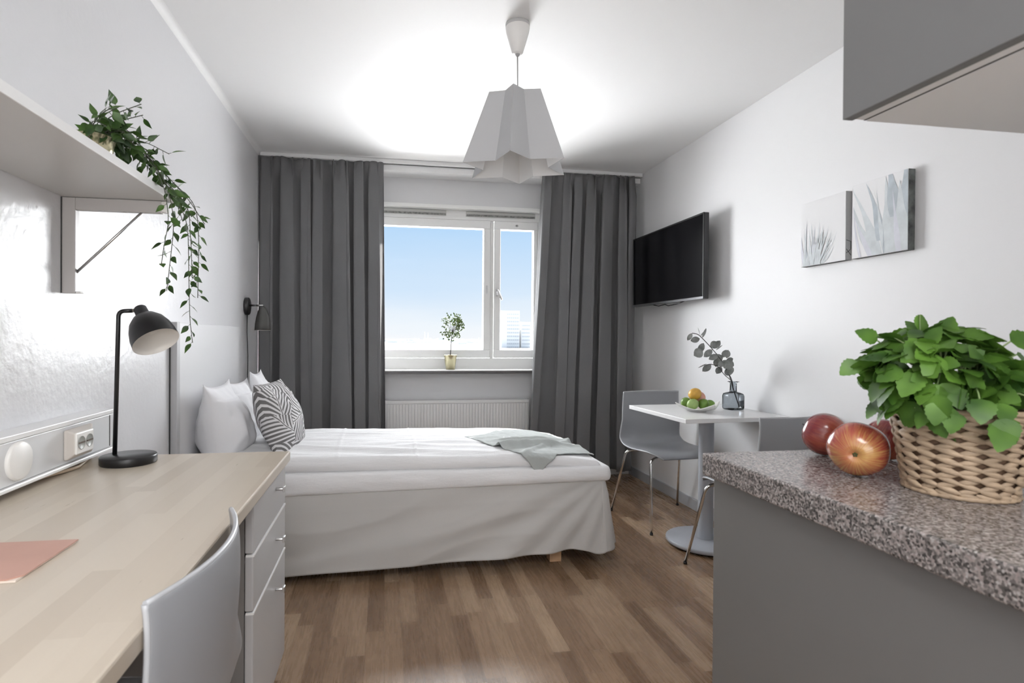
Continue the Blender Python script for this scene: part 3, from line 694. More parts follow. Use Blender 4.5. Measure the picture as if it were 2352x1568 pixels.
# ------------------------------------------------------------------ leaves
def leaf(b, p, d, nrm, L, W, fold=0.15, mi=0, shape=(0.0, 0.55, 0.95, 1.0, 0.8, 0.42, 0.0), curl=0.12, serr=0):
    p = V(p); d = V(d).normalized(); n = V(nrm); n = (n - d * n.dot(d))
    n = n.normalized() if n.length > 1e-4 else d.orthogonal().normalized(); s = d.cross(n)
    k = len(shape) - 1; vs = []
    for i, w in enumerate(shape):
        t_ = i / k; c = p + d * L * t_ - n * curl * L * t_ * t_
        ww = W * 0.5 * w
        if serr: ww *= 1 + serr * (1 if i % 2 else -1)
        vs += [c + s * ww + n * fold * ww, c, c - s * ww + n * fold * ww]
    fs = []
    for i in range(k): a = i * 3; fs += [(a, a + 1, a + 4, a + 3), (a + 1, a + 2, a + 5, a + 4)]
    b.add(vs, fs, mi, True)
def runner(b, st, pts, r, rnd, n, L, leafn, spread=1.0, droop=0.5, mi=0):
    """stem along pts with leaves alternating on it"""
    P = bend(pts, 0.05, 4) if len(pts) > 2 else [V(q) for q in pts]
    st.tube(P, r, 6)
    ln = [0]
    for i in range(1, len(P)): ln.append(ln[-1] + (P[i] - P[i - 1]).length)
    for k in range(n):
        s_ = ln[-1] * (k + 0.5 + rnd.uniform(-0.3, 0.3)) / n
        i = max(j for j in range(len(ln)) if ln[j] <= s_ + 1e-9); i = min(i, len(P) - 2)
        q = P[i].lerp(P[i + 1], (s_ - ln[i]) / max(1e-6, ln[i + 1] - ln[i]))
        ax_ = (P[i + 1] - P[i]).normalized(); a = rnd.uniform(0, 2 * PI)
        o = ax_.orthogonal().normalized(); o = (Matrix.Rotation(a, 3, ax_) @ o)
        d = (o * spread + ax_ * 0.35 + V((0, 0, -droop)) * rnd.uniform(0.4, 1.2)).normalized()
        q2 = q + d * L * 0.25; st.tube([q, q2], r * 0.6, 4, caps=False)
        nn = V((rnd.uniform(-1, 1), rnd.uniform(-1, 0.3), rnd.uniform(0, 1)))
        leafn(b, q2, d, nn, L * rnd.uniform(0.7, 1.15))

# trailing plant on the shelf
t = thing('trailing_plant', 'trailing green vine in a small gold pot at the far end of the wall shelf', 'plant', (-0.70, 1.47, SZ + 0.020))
T = axisT((-0.70, 1.47, SZ + 0.0205), (0, 0, 1))
b = MB(); b.lathe([(0, 0), (0.040, 0), (0.052, 0.055), (0.050, 0.055), (0.046, 0.046)], T, 32); b.lathe([(0.0465, 0.046), (0, 0.048)], T, 32, mi=1); b.build('pot', [gold, soil], t)
rnd = random.Random(11); fo, st = MB(), MB()
ivy = lambda b, p, d, n, L: leaf(b, p, d, n, L, L * 0.52, 0.22, shape=(0.0, 0.75, 1.0, 0.9, 0.62, 0.3, 0.0), curl=0.1)
zt = SZ + 0.07
vines = [
 ([(-0.70, 1.47, zt), (-0.66, 1.52, zt + 0.07), (-0.625, 1.62, zt + 0.01), (-0.59, 1.80, 1.50), (-0.59, 1.82, 1.20), (-0.585, 1.83, 1.13)], 44),
 ([(-0.70, 1.47, zt), (-0.67, 1.55, zt + 0.05), (-0.62, 1.70, zt - 0.01), (-0.585, 1.86, 1.56), (-0.58, 1.87, 1.46), (-0.58, 1.86, 1.27)], 34),
 ([(-0.70, 1.47, zt), (-0.65, 1.56, zt + 0.05), (-0.60, 1.66, SZ + 0.03), (-0.592, 1.70, 1.48), (-0.60, 1.69, 1.36), (-0.60, 1.665, 1.275)], 30),
 ([(-0.70, 1.47, zt), (-0.65, 1.53, zt + 0.04), (-0.60, 1.64, SZ + 0.03), (-0.592, 1.66, 1.47), (-0.59, 1.62, 1.40), (-0.59, 1.60, 1.34)], 16),
 ([(-0.70, 1.47, zt), (-0.65, 1.62, zt + 0.04), (-0.61, 1.78, SZ + 0.04), (-0.60, 1.84, 1.57), (-0.575, 1.91, 1.51)], 24),
 ([(-0.70, 1.47, zt), (-0.66, 1.58, zt + 0.06), (-0.63, 1.72, SZ + 0.05), (-0.62, 1.80, SZ + 0.0), (-0.61, 1.815, 1.50)], 26),
 ([(-0.70, 1.48, zt), (-0.665, 1.53, zt + 0.07), (-0.62, 1.56, zt + 0.10)], 13),
 ([(-0.70, 1.46, zt), (-0.66, 1.47, zt + 0.06), (-0.60, 1.50, zt + 0.105)], 12),
 ([(-0.70, 1.46, zt), (-0.67, 1.43, zt + 0.04), (-0.62, 1.39, zt + 0.05)], 15),
 ([(-0.70, 1.46, zt), (-0.67, 1.41, zt + 0.03), (-0.62, 1.37, zt + 0.0)], 11),
 ([(-0.70, 1.47, zt), (-0.65, 1.50, zt + 0.03), (-0.625, 1.56, zt + 0.01)], 16),
 ([(-0.70, 1.47, zt), (-0.64, 1.60, zt + 0.05), (-0.60, 1.68, zt + 0.04)], 17),
 ([(-0.70, 1.47, zt), (-0.645, 1.48, zt + 0.03), (-0.622, 1.46, zt + 0.02)], 14),
 ([(-0.70, 1.46, zt), (-0.66, 1.44, zt + 0.05), (-0.63, 1.45, zt + 0.075)], 12),
 ([(-0.70, 1.47, zt), (-0.66, 1.60, zt + 0.02), (-0.615, 1.76, SZ + 0.03), (-0.60, 1.84, 1.55), (-0.595, 1.85, 1.40), (-0.59, 1.84, 1.33)], 36),
 ([(-0.70, 1.47, zt), (-0.67, 1.58, zt + 0.03), (-0.63, 1.70, SZ + 0.04), (-0.61, 1.80, SZ + 0.02)], 24),
 ([(-0.70, 1.47, zt), (-0.66, 1.46, zt + 0.02), (-0.635, 1.42, zt + 0.01)], 14),
 ([(-0.70, 1.47, zt), (-0.66, 1.50, zt + 0.04), (-0.635, 1.54, zt + 0.035)], 16),
]
for pts, n in vines: runner(fo, st, pts, 0.0011, rnd, n, 0.033, ivy, 0.9, 0.5)
fo.build('foliage', leaf_dark, t, fixn=False); st.build('vine_stems', vine_stem, t, fixn=False)

# ------------------------------------------------------------------ pendant lamp
t = thing('pendant_lamp', 'white pendant lamp with a folded star shaped paper shade hanging from the ceiling', 'lamp', (0.545, 2.31, HC))
T = axisT((0.553, 2.343, 0), (0, 0, 1))
b = MB(); b.lathe([(0.0, 2.5), (0.050, 2.5), (0.052, 2.497), (0.052, 2.484), (0.048, 2.480)], T, 40); b.build('ceiling_rose', mat('rose_ring_grey', (0.52, 0.52, 0.52), 0.5), t)
b = MB(); b.lathe([(0.052, 2.4835), (0.049, 2.462), (0.024, 2.376), (0.018, 2.370), (0, 2.369)], T, 40); b.build('ceiling_cup', white_pl, t)
b = MB(); b.tube([(0.553, 2.343, 2.372), (0.548, 2.31, 2.13)], 0.0028, 8); b.lathe([(0.012, 2.373), (0.008, 2.362), (0.0, 2.36)], T, 16); b.build('cord', mat('cord_grey', (0.42, 0.42, 0.42), 0.5), t)
def star(cx, cy, R, r, z):
    return [V((cx + (R if k % 2 == 0 else r) * math.cos(rad(12 + 30 * k)), cy + (R if k % 2 == 0 else r) * math.sin(rad(12 + 30 * k)), z)) for k in range(12)]
lo = star(0.540, 2.315, 0.237, 0.140, 1.870); hi = star(0.535, 2.290, 0.122, 0.076, 2.165)
def shade_mesh(inset):
    b = MB(); cc = V((0.54, 2.31, 0))
    def ins(p): q = p.copy(); q.x += (0.54 - q.x) * inset; q.y += (2.31 - q.y) * inset; return q
    vs = [ins(p) for p in lo] + [ins(p) for p in hi]
    b.add(vs, [(k, (k + 1) % 12, 12 + (k + 1) % 12, 12 + k) for k in range(12)]); return b
b = shade_mesh(0); s_ = b.build('lamp_shade', paper_shade, t, fixn=False)
b = shade_mesh(0.012); b.build('shade_lining', paper_in, s_, fixn=False)
b = MB(); b.lathe([(0, 2.16), (0.018, 2.16), (0.020, 2.10), (0.018, 2.085), (0, 2.085)], axisT((0.545, 2.30, 0), (0, 0, 1)), 20); b.build('lampholder', white_pl, t)
b = MB()
for k in (0, 4, 8): b.tube([V((0.545, 2.30, 2.155)), hi[k].lerp(V((0.54, 2.30, 2.16)), 0.03)], 0.0015, 6)
b.build('spider', white_pl, t)

# ------------------------------------------------------------------ dining table
t = thing('cafe_table', 'small square white pedestal table against the right wall', 'table', (1.752, 2.858, 0))
RT = Matrix.Translation(V((1.752, 2.858, 0))) @ Matrix.Rotation(rad(2.3), 4, 'Z')
b = MB(); b.box(-0.298, 0.298, -0.298, 0.298, 0.733, 0.755, 0, RT); b.build('tabletop', table_m, t, bevel=0.0015)
T = axisT((1.782, 2.880, 0), (0, 0, 1))
b = MB(); b.lathe([(0.0405, 0.03), (0.0405, 0.728)], T, 40); b.build('post', post_m, t)
b = MB(); b.box(1.66, 1.90, 2.76, 3.0, 0.722, 0.7325); b.build('mounting_plate', post_m, t)
b = MB(); b.lathe([(0, 0.011), (0.208, 0.011), (0.212, 0.015), (0.212, 0.029), (0.207, 0.033), (0, 0.034)], T, 72); b.build('base', post_m, t)
b = MB(); b.lathe([(0, 0), (0.19, 0), (0.19, 0.012), (0, 0.012)], T, 48); b.build('base_shadow_gap', darkgap, t)  # dark disc put in for the shadow gap under the base

# ------------------------------------------------------------------ chairs
def make_chair(label, group):
    c = thing('cafe_chair', label, 'chair', (0, 0, 0), 0, group)
    # side profile (y forward, z up) from the top of the back to the front of the seat
    prof = [(-0.222, 0.800), (-0.226, 0.77), (-0.226, 0.70), (-0.220, 0.62), (-0.212, 0.55), (-0.200, 0.495), (-0.165, 0.457), (-0.11, 0.442), (-0.03, 0.440), (0.06, 0.446), (0.14, 0.450), (0.19, 0.444), (0.215, 0.430)]
    hw = [0.205, 0.206, 0.209, 0.214, 0.219, 0.222, 0.225, 0.226, 0.226, 0.224, 0.213, 0.188, 0.155]
    def samp(tab, v):
        k = v * (len(tab) - 1); i = min(int(k), len(tab) - 2); f = k - i; a = tab[i]; b_ = tab[i + 1]
        if isinstance(a, tuple): return (a[0] * (1 - f) + b_[0] * f, a[1] * (1 - f) + b_[1] * f)
        return a * (1 - f) + b_ * f
    def cat(tab, v):   # smooth sampling
        n_ = 5; s0 = [samp(tab, min(1, max(0, v + (k - n_ / 2) * 0.016))) for k in range(n_ + 1)]
        if isinstance(s0[0], tuple): return (sum(a[0] for a in s0) / len(s0), sum(a[1] for a in s0) / len(s0))
        return sum(s0) / len(s0)
    def P(u, v):
        a = u * 2 - 1; y, z = samp(prof, v) if v in (0, 1) else cat(prof, v); w = cat(hw, v)
        back = max(0, min(1, (0.45 - v) / 0.2)); seat = 1 - back
        y += back * 0.046 * a * a; z += seat * 0.016 * a * a * (1 - max(0, (v - 0.8) / 0.2))
        if v < 0.001: pass
        return V((w * a, y, z))
    b = MB(); b.grid(P, 24, 56)
    sh = b.build('seat_shell', chair_m, c, fixn=False)
    sh.modifiers.new('thick', 'SOLIDIFY').thickness = 0.009; sh.modifiers['thick'].offset = 0
    md = sh.modifiers.new('bev', 'BEVEL'); md.width = 0.003; md.segments = 2; md.limit_method = 'ANGLE'; md.angle_limit = rad(50)
    # rim line along the shell edge
    n = 60; ed = [P(0, k / n) for k in range(n + 1)]; ed2 = [P(1, k / n) for k in range(n + 1)]; tp = [P(k / 24, 0) for k in range(25)]
    b = MB(); b.tube(ed, 0.0048, 6); b.tube(ed2, 0.0048, 6); b.tube(tp, 0.0048, 6); b.build('shell_rim', chair_edge, sh)
    b = MB()
    b.box(-0.13, 0.13, -0.12, 0.13, 0.424, 0.433); b.build('under_frame', steel, c, bevel=0.003)
    for sx in (-1, 1):
        for sy in (-1, 1):
            yf = 0.236 if sy > 0 else -0.244
            b = MB(); b.tube(bend([(sx * 0.10, sy * 0.115, 0.424), (sx * 0.202, sy * 0.145, 0.426), (sx * 0.252, yf, 0.008)], 0.045, 8), 0.0082, 12)
            lg = b.build('leg', chrome, c)
            b = MB(); b.lathe([(0, 0), (0.0095, 0), (0.0095, 0.012), (0, 0.012)], axisT((sx * 0.2525, yf, 0), (0, 0, 1)), 14); b.build('foot_cap', black_pl, lg)
    return c
ch = make_chair('grey shell chair with chrome legs at the window side of the small table', 'grey shell chairs')
ch.location = (1.775, 3.315, 0); ch.rotation_euler = (0, 0, rad(185.5))
dup(ch, (1.815, 2.455, 0), rad(11), 'grey shell chair at the near side of the table, half hidden by the counter')
dup(ch, (-0.484, 0.99, 0), rad(90), 'grey shell chair in the foreground, pushed under the birch desk')

# ------------------------------------------------------------------ vase with eucalyptus
TZ = 0.755
t = thing('vase', 'smoky blue glass bottle vase standing on the small white table', 'vase', (1.946, 2.88, TZ))
def rrect(w, r, z, cx=1.946, cy=2.88, n=6):
    out = []
    for qx, qy, a0 in ((1, 1, 0), (-1, 1, 90), (-1, -1, 180), (1, -1, 270)):
        for k in range(n + 1):
            a = rad(a0 + 90 * k / n); out.append(V((cx + qx * (w - r) + r * math.cos(a), cy + qy * (w - r) * 0.75 + r * math.sin(a), z)))
    return out
rings = [rrect(0.050, 0.02, TZ + 0.0005), rrect(0.062, 0.022, TZ + 0.004), rrect(0.0645, 0.024, TZ + 0.014), rrect(0.0645, 0.024, TZ + 0.078), rrect(0.060, 0.028, TZ + 0.090), rrect(0.045, 0.030, TZ + 0.096), rrect(0.026, 0.0255, TZ + 0.100), rrect(0.0245, 0.0244, TZ + 0.108), rrect(0.0235, 0.0234, TZ + 0.150), rrect(0.026, 0.0259, TZ + 0.154), rrect(0.041, 0.0405, TZ + 0.1575), rrect(0.041, 0.0405, TZ + 0.1585), rrect(0.026, 0.0258, TZ + 0.157)]
b = MB(); vs = [V((1.946 + (p.x - 1.946) * 0.77, 2.88 + (p.y - 2.88) * 0.77, p.z)) for r_ in rings for p in r_]; n = len(rings[0])
fs = [tuple(reversed(range(n)))] + [(j * n + k, j * n + (k + 1) % n, (j + 1) * n + (k + 1) % n, (j + 1) * n + k) for j in range(len(rings) - 1) for k in range(n)]
b.add(vs, fs, 0, True); b.build('glass_body', vase_m, t)
t = thing('eucalyptus_branch', 'grey green eucalyptus branch arching left out of the glass vase', 'branch', (1.95, 2.88, TZ + 0.01))
rnd = random.Random(5); fo, st = MB(), MB()
def euc(p, d, L, wd=0.75, n=None):
    leaf(fo, p, d, n or V((rnd.uniform(-0.4, 0.4), -1, rnd.uniform(-0.3, 0.6))), L, L * wd, 0.08, shape=(0.0, 0.62, 0.92, 1.0, 0.9, 0.6, 0.0), curl=0.05)
main = [(1.985, 2.88, TZ + 0.012), (1.948, 2.88, 0.865), (1.928, 2.88, 0.93), (1.895, 2.875, 1.00), (1.83, 2.87, 1.075), (1.765, 2.86, 1.135), (1.715, 2.86, 1.18), (1.68, 2.86, 1.185)]
st.tube(bend(main, 0.03, 4), [0.0032] * 8 + [0.0022] * (len(bend(main, 0.03, 4)) - 8), 7)
b2 = [(1.945, 2.88, 0.885), (1.935, 2.88, 0.93), (1.905, 2.89, 0.985), (1.90, 2.89, 1.03)]
st.tube(bend(b2, 0.02, 4), 0.0022, 6)
b3 = [(1.925, 2.88, 0.925), (1.88, 2.87, 0.955), (1.845, 2.865, 1.0), (1.79, 2.86, 1.015), (1.755, 2.86, 1.005)]
st.tube(bend(b3, 0.02, 4), 0.002, 6)
for (x, z, dx, dz, L, wd) in [(1.685, 1.185, -0.6, -1, 0.048, 0.55), (1.735, 1.155, -1, -0.25, 0.052, 0.68), (1.765, 1.13, -0.6, -1, 0.062, 0.85), (1.79, 1.11, 0.55, 0.3, 0.05, 0.9),
    (1.80, 1.10, 0.7, 0.9, 0.058, 0.6), (1.75, 1.16, 0.35, 1, 0.058, 0.35), (1.735, 1.17, 0.8, 0.9, 0.05, 0.16), (1.74, 1.09, -0.9, -0.45, 0.066, 0.85), (1.80, 1.095, -0.9, -0.9, 0.062, 0.6),
    (1.835, 1.065, -1, -0.5, 0.058, 0.6), (1.84, 1.07, 0.35, -0.8, 0.055, 0.9), (1.86, 1.05, 0.3, 0.9, 0.048, 0.7), (1.865, 1.03, 0.6, -0.6, 0.055, 0.95), (1.845, 1.045, -0.2, -1, 0.05, 0.8),
    (1.89, 1.02, 0.9, 0.5, 0.05, 0.95), (1.90, 1.045, 0.3, 1, 0.052, 0.65), (1.885, 1.01, 0.9, -0.1, 0.055, 0.95), (1.905, 1.005, 0.3, -1, 0.06, 0.7), (1.87, 1.0, -0.3, -0.8, 0.05, 0.8),
    (1.80, 1.01, -0.9, -0.7, 0.062, 0.6), (1.78, 1.015, -1, -0.5, 0.055, 0.12), (1.83, 1.005, 0.6, 0.3, 0.042, 0.8), (1.725, 1.175, -0.1, 1, 0.045, 0.07), (1.82, 1.09, 0.9, 0.7, 0.05, 0.12),
    (1.875, 1.035, 0.8, -0.9, 0.05, 0.9), (1.90, 0.985, 0.5, -0.9, 0.045, 0.8)]:
    euc((x, 2.865 + rnd.uniform(-0.02, 0.02), z), (dx, rnd.uniform(-0.3, 0.3), dz), L, wd)
fo.build('leaves', leaf_euc, t, fixn=False); st.build('stems', twig, t, fixn=False)

# fruit dish
PX, PY = 1.705, 2.84
t = thing('fruit_dish', 'shallow white square dish with upturned corners on the small table', 'dish', (PX, PY, TZ))
def Pd(u, v):
    a, d = u * 2 - 1, v * 2 - 1; x, y = a * 0.100, d * 0.100; r = max(abs(a), abs(d)); c_ = abs(a * d)
    x *= 1 - 0.10 * (1 - c_) * r; y *= 1 - 0.10 * (1 - c_) * r
    q = Matrix.Rotation(rad(48), 2) @ V((x, y)).to_2d() if False else V((x * math.cos(rad(50)) - y * math.sin(rad(50)), x * math.sin(rad(50)) + y * math.cos(rad(50)), 0))
    return V((PX + q.x, PY + q.y, TZ + 0.006 + 0.012 * r ** 3 + 0.034 * c_ ** 1.6))
b = MB(); b.grid(Pd, 28, 28); b.build('dish_body', white_pl, t, solid=0.004, fixn=False)
b = MB(); b.lathe([(0.045, 0), (0.047, 0.005), (0.0, 0.005)], axisT((PX, PY, TZ + 0.0005), (0, 0, 1)), 32); b.build('foot_ring', white_pl, t)
def fruit(name, cat, x, y, z, rx, rz, m, label, tilt=(0, 0), pointy=0.0, group=None):
    b = MB(); pr = []
    for k in range(17):
        a = -PI / 2 + PI * k / 16; r = rx * math.cos(a); zz = rz * math.sin(a)
        if pointy and abs(math.sin(a)) > 0.9: zz *= 1 + pointy * (abs(math.sin(a)) - 0.9) * 10
        pr.append((max(r, 0.0002), zz))
    b.lathe(pr, None, 28); o = b.build(name, m, None, label=label, cat=cat, group=group); o.location = (x, y, z); o.rotation_euler = (tilt[0], tilt[1], 0); return o
fz = TZ + 0.014
fruit('lime', 'fruit', 1.655, 2.805, fz + 0.029, 0.029, 0.031, lime_p, 'pale green lime at the front left of the fruit dish', (0.4, 1.2), 0.06)
fruit('lime', 'fruit', 1.715, 2.800, fz + 0.029, 0.029, 0.031, lime_m, 'darker green lime at the front middle of the fruit dish', (1.2, 0.2), 0.06)
fruit('lime', 'fruit', 1.766, 2.825, fz + 0.025, 0.024, 0.027, lime_m, 'small green lime at the right end of the fruit dish', (0.2, 1.3), 0.08)
fruit('lime', 'fruit', 1.650, 2.868, fz + 0.032, 0.027, 0.029, lime_m, 'green lime half hidden at the back left of the fruit dish', (0.9, 0.5), 0.06)
fruit('mango', 'fruit', 1.684, 2.835, fz + 0.080, 0.033, 0.036, mango_m, 'orange yellow mango on top of the limes', (0.3, 1.0))
fruit('peach', 'fruit', 1.728, 2.868, fz + 0.056, 0.035, 0.036, peach_m, 'pink peach behind the mango on the fruit dish', (0.3, 0.2))

# ------------------------------------------------------------------ television, socket, pictures
t = thing('television', 'flat black television mounted high on the right wall by the curtain', 'television', (XR, 3.70, 1.67))
tx, y0, y1, z0, z1 = 1.95, 3.195, 4.195, 1.404, 1.943
b = MB(); b.box(tx, tx + 0.035, y0, y1, z0, z1); b.build('casing', black_pl, t, bevel=0.004)
b = MB(); b.box(tx - 0.003, tx + 0.002, y0, y0 + 0.010, z0, z1); b.box(tx - 0.003, tx + 0.002, y1 - 0.010, y1, z0, z1); b.box(tx - 0.003, tx + 0.002, y0, y1, z1 - 0.010, z1); b.build('bezel', black_m, t, bevel=0.001)
part('chin_bezel', mat('bezel_gunmetal', (0.22, 0.22, 0.23), 0.3, 0.8), t, (tx - 0.004, tx + 0.002, y0, y1, z0, z0 + 0.016), bevel=0.001)
scr, nt, bb, _ = newmat('television_screen'); setin(nt, bb, 'Base Color', (0.003, 0.003, 0.004)); bb.inputs['Roughness'].default_value = 0.16; bb.inputs['Specular IOR Level'].default_value = 0.35
part('screen', scr, t, (tx - 0.0015, tx + 0.001, y0 + 0.010, y1 - 0.010, z0 + 0.016, z1 - 0.010))
part('rear_housing', black_pl, t, (tx + 0.034, tx + 0.06, y0 + 0.2, y1 - 0.2, z0 + 0.05, z1 - 0.15), bevel=0.004)
part('wall_mount', steel, t, (tx + 0.055, XR - 0.001, 3.58, 3.82, z0 + 0.12, z1 - 0.18), bevel=0.002)
b = MB(); b.tube([(tx + 0.02, 3.45, z0 + 0.002), (tx + 0.018, 3.55, z0 - 0.012), (tx + 0.015, 3.66, z0 - 0.018), (tx + 0.012, 3.70, z0 - 0.006), (tx + 0.015, 3.80, z0 - 0.012), (tx + 0.02, 3.9, z0 + 0.002)], 0.003, 6); b.build('cable', black_pl, t)
t = thing('wall_socket', 'white wall socket with plug and dangling lead between television and curtain', 'socket', (2.03, 4.40, 1.68))
part('socket_box', white_pl, t, (2.020, XR - 0.001, 4.345, 4.43, 1.655, 1.735), bevel=0.004)
b = MB(); b.tube([(2.022, 4.39, 1.705), (1.985, 4.39, 1.705)], [0.010, 0.004], 10); b.build('plug', white_pl, t)
b = MB(); b.tube(bend([(2.035, 4.38, 1.66), (2.038, 4.33, 1.60), (2.03, 4.33, 1.50), (2.018, 4.345, 1.44)], 0.04), 0.0045, 8); b.build('lead', black_pl, t)

def canvas(label, y0, y1, z0, z1, blades, lines, side_m, seed):
    t = thing('canvas_print', label, 'picture', (XR, (y0 + y1) / 2, z0), 0, 'pale canvas prints')
    x = XR - 0.032
    part('stretcher', canvas_w, t, (x, XR - 0.001, y0 + 0.001, y1, z0, z1), bevel=0.0008)
    part('wrapped_side', side_m, t, (x + 0.0008, XR - 0.002, y0 - 0.0004, y0 + 0.002, z0 + 0.0005, z1 - 0.0005))
    part('lower_side', cv_side, t, (x + 0.001, XR - 0.002, y0 + 0.001, y1 - 0.001, z0 - 0.0006, z0 + 0.001))
    b = MB(); W_, H_ = y1 - y0, z1 - z0; eps = 0.0004
    for i, (bx, bz, tx_, tz, w, mi, bendx) in enumerate(blades):     # picture coords: 0..1 left-right, bottom-top
        n = 14; vs = []
        for k in range(n + 1):
            s_ = k / n; cx = bx + (tx_ - bx) * s_ + bendx * math.sin(PI * s_); cz = bz + (tz - bz) * s_
            ww = w * (1 - s_ ** 2.2) * (0.55 + 0.45 * math.sin(PI * min(1, s_ * 1.3 + 0.2)))
            for q in (cx - ww / 2, cx + ww / 2):
                qx = min(0.995, max(0.005, q)); qz = min(0.997, max(0.003, cz))
                vs.append((x - eps - 0.00008 * i, y1 - qx * W_, z0 + qz * H_))
        b.add(vs, [(2 * k, 2 * k + 1, 2 * k + 3, 2 * k + 2) for k in range(n)], mi)
    b.build('painted_leaves', [cv1, cv2, cv3], t, fixn=False)
    if lines:
        b = MB()
        for (a, c_) in lines: b.tube([(x + 0.001 + a[0] * 0.028, y0 - 0.0008, z0 + a[1] * H_), (x + 0.001 + c_[0] * 0.028, y0 - 0.0008, z0 + c_[1] * H_)], 0.0011, 5)
        b.build('ink_lines', ink, t)
rnd = random.Random(4); bl = []
for k in range(38):
    a = rnd.uniform(-0.25, 1.15); L = rnd.uniform(0.40, 0.72) * (1 - 0.12 * max(0, a))
    bx = 0.26 + rnd.uniform(-0.20, 0.24); bl.append((bx, -0.02, bx + math.sin(a) * L * 0.9, 0.02 + math.cos(a) * L, rnd.uniform(0.035, 0.075), rnd.choice((0, 0, 2, 0, 1)) if a < 0.4 else 0, 0.05 * a))
canvas('smaller canvas of fine pale spiky grass, left of the two prints', 2.208, 2.480, 1.512, 1.822, bl, [((0.1, 0.29), (0.95, 0.27)), ((0.1, 0.10), (0.9, 0.16)), ((0.1, 0.16), (0.95, 0.07)), ((0.9, 0.27), (0.9, 0.16))], cv_gside, 1)
bl = [(0.50, -0.05, -0.02, 0.98, 0.20, 0, 0.05), (0.45, 0.0, 0.02, 0.72, 0.22, 0, -0.06), (0.35, 0.0, 0.02, 0.60, 0.10, 2, 0.0), (0.16, 0.0, 0.02, 0.70, 0.05, 2, -0.02),
      (0.54, 0.18, 0.26, 0.99, 0.17, 1, 0.05), (0.62, 0.0, 0.46, 0.85, 0.08, 0, -0.02), (0.72, 0.0, 0.62, 0.999, 0.30, 0, 0.0), (0.80, 0.45, 0.66, 1.25, 0.24, 1, 0.0), (0.92, 0.35, 0.95, 1.3, 0.20, 1, 0.02), (0.9, 0.0, 0.86, 0.9, 0.34, 0, 0.0), (0.85, 0.0, 0.74, 0.8, 0.10, 2, 0.0), (0.60, 0.0, 0.585, 0.35, 0.03, 1, 0.0)]
canvas('larger canvas of broad blue grey agave leaves, right of the two prints', 1.904, 2.173, 1.511, 1.832, bl, None, cv_side, 2)

# ------------------------------------------------------------------ kitchen counter and wall cupboard
KZ = 0.92
t = thing('kitchen_counter', 'grey kitchen counter unit with speckled granite top in the right foreground', 'counter', (1.3, 0.2, 0))
part('base_unit', grey_lam, t, (0.655, 2.06, -1.2, 1.030, 0.0, KZ - 0.044), bevel=0.001)
part('worktop', granite, t, (0.637, 2.066, -1.22, 1.044, KZ - 0.044, KZ), bevel=0.0035, segs=3)
t = thing('wall_cupboard', 'dark grey kitchen wall cupboard hanging in the upper right corner', 'cupboard', (0.85, -0.2, 1.47))
cupb_in = mat('cupboard_underside_grey', (0.82, 0.82, 0.83), 0.4)
part('door', grey_door, t, (0.650, 0.666, -1.2, 0.712, 1.468, 2.36), bevel=0.001)
part('carcass', cupb_in, t, (0.669, 1.03, -1.2, 0.711, 1.470, 2.36), bevel=0.001)
part('door_gap', darkgap, t, (0.666, 0.669, -1.195, 0.7105, 1.4712, 2.355))
part('underside_panel', cupb_in, t, (0.6865, 1.028, -1.195, 0.7095, 1.4685, 1.4700))
part('panel_gap', darkgap, t, (0.6835, 0.6862, -1.195, 0.7105, 1.4695, 1.4702))

# basket
BC = V((0.868, 0.723, KZ))
t = thing('wicker_basket', 'small woven straw basket on the granite counter at the right', 'basket', tuple(BC))
H_b, R0, R1 = 0.128, 0.066, 0.086
b = MB(); T = axisT(BC, (0, 0, 1)); b.lathe([(0, 0.001), (R0 - 0.003, 0.001), (R1 - 0.004, H_b), (R1 - 0.009, H_b), (R0 - 0.008, 0.008), (0, 0.008)], T, 48); b.build('core', straw_d, t)
rnd = random.Random(3); b = MB(); rows = 9; ncol = 18
for j in range(rows):
    zc = (j + 0.5) / rows * H_b
    for k in range(ncol):
        for half in (0, 1):
            a0 = 2 * PI * k / ncol; da = 2 * PI / ncol
            R = R0 + (R1 - R0) * zc / H_b
            dz = H_b / rows
            ac = a0 + da * 0.5; tilt = (0.30 if half else -0.30)
            zc2 = zc + (dz * 0.25 if half else -dz * 0.25) + (dz * 0.25 if k % 2 else -dz * 0.25)
            zc2 = min(H_b - 0.004, max(0.006, zc2)); th_s = (k % 2)
            c = BC + V((math.cos(ac) * R, math.sin(ac) * R, zc2)); tang = V((-math.sin(ac), math.cos(ac), 0)); nr = V((math.cos(ac), math.sin(ac), 0.05)); up = V((0, 0, 1))
            L = R * da * 0.66; th = dz * 0.34; tv = (tang * math.cos(tilt) + up * math.sin(tilt)).normalized(); uv = (up * math.cos(tilt) - tang * math.sin(tilt)).normalized()
            th *= rnd.uniform(0.9, 1.15); L *= rnd.uniform(0.95, 1.05)
            vs = []; ns, nr_ = 6, 8
            for i in range(ns + 1):
                s_ = -1 + 2 * i / ns; rr = max(0.12, (1 - abs(s_) ** 2.2)) ** 0.6
                for m_ in range(nr_):
                    aa = 2 * PI * m_ / nr_; vs.append(c + tv * L * s_ + (uv * math.cos(aa) * th * rr + nr * math.sin(aa) * th * 0.62 * rr) - nr * (0.0022 * s_ * s_))
            fs = [(i * nr_ + m_, i * nr_ + (m_ + 1) % nr_, (i + 1) * nr_ + (m_ + 1) % nr_, (i + 1) * nr_ + m_) for i in range(ns) for m_ in range(nr_)]
            b.add(vs, fs, 0, True)
b.build('woven_wall', straw, t, fixn=False)
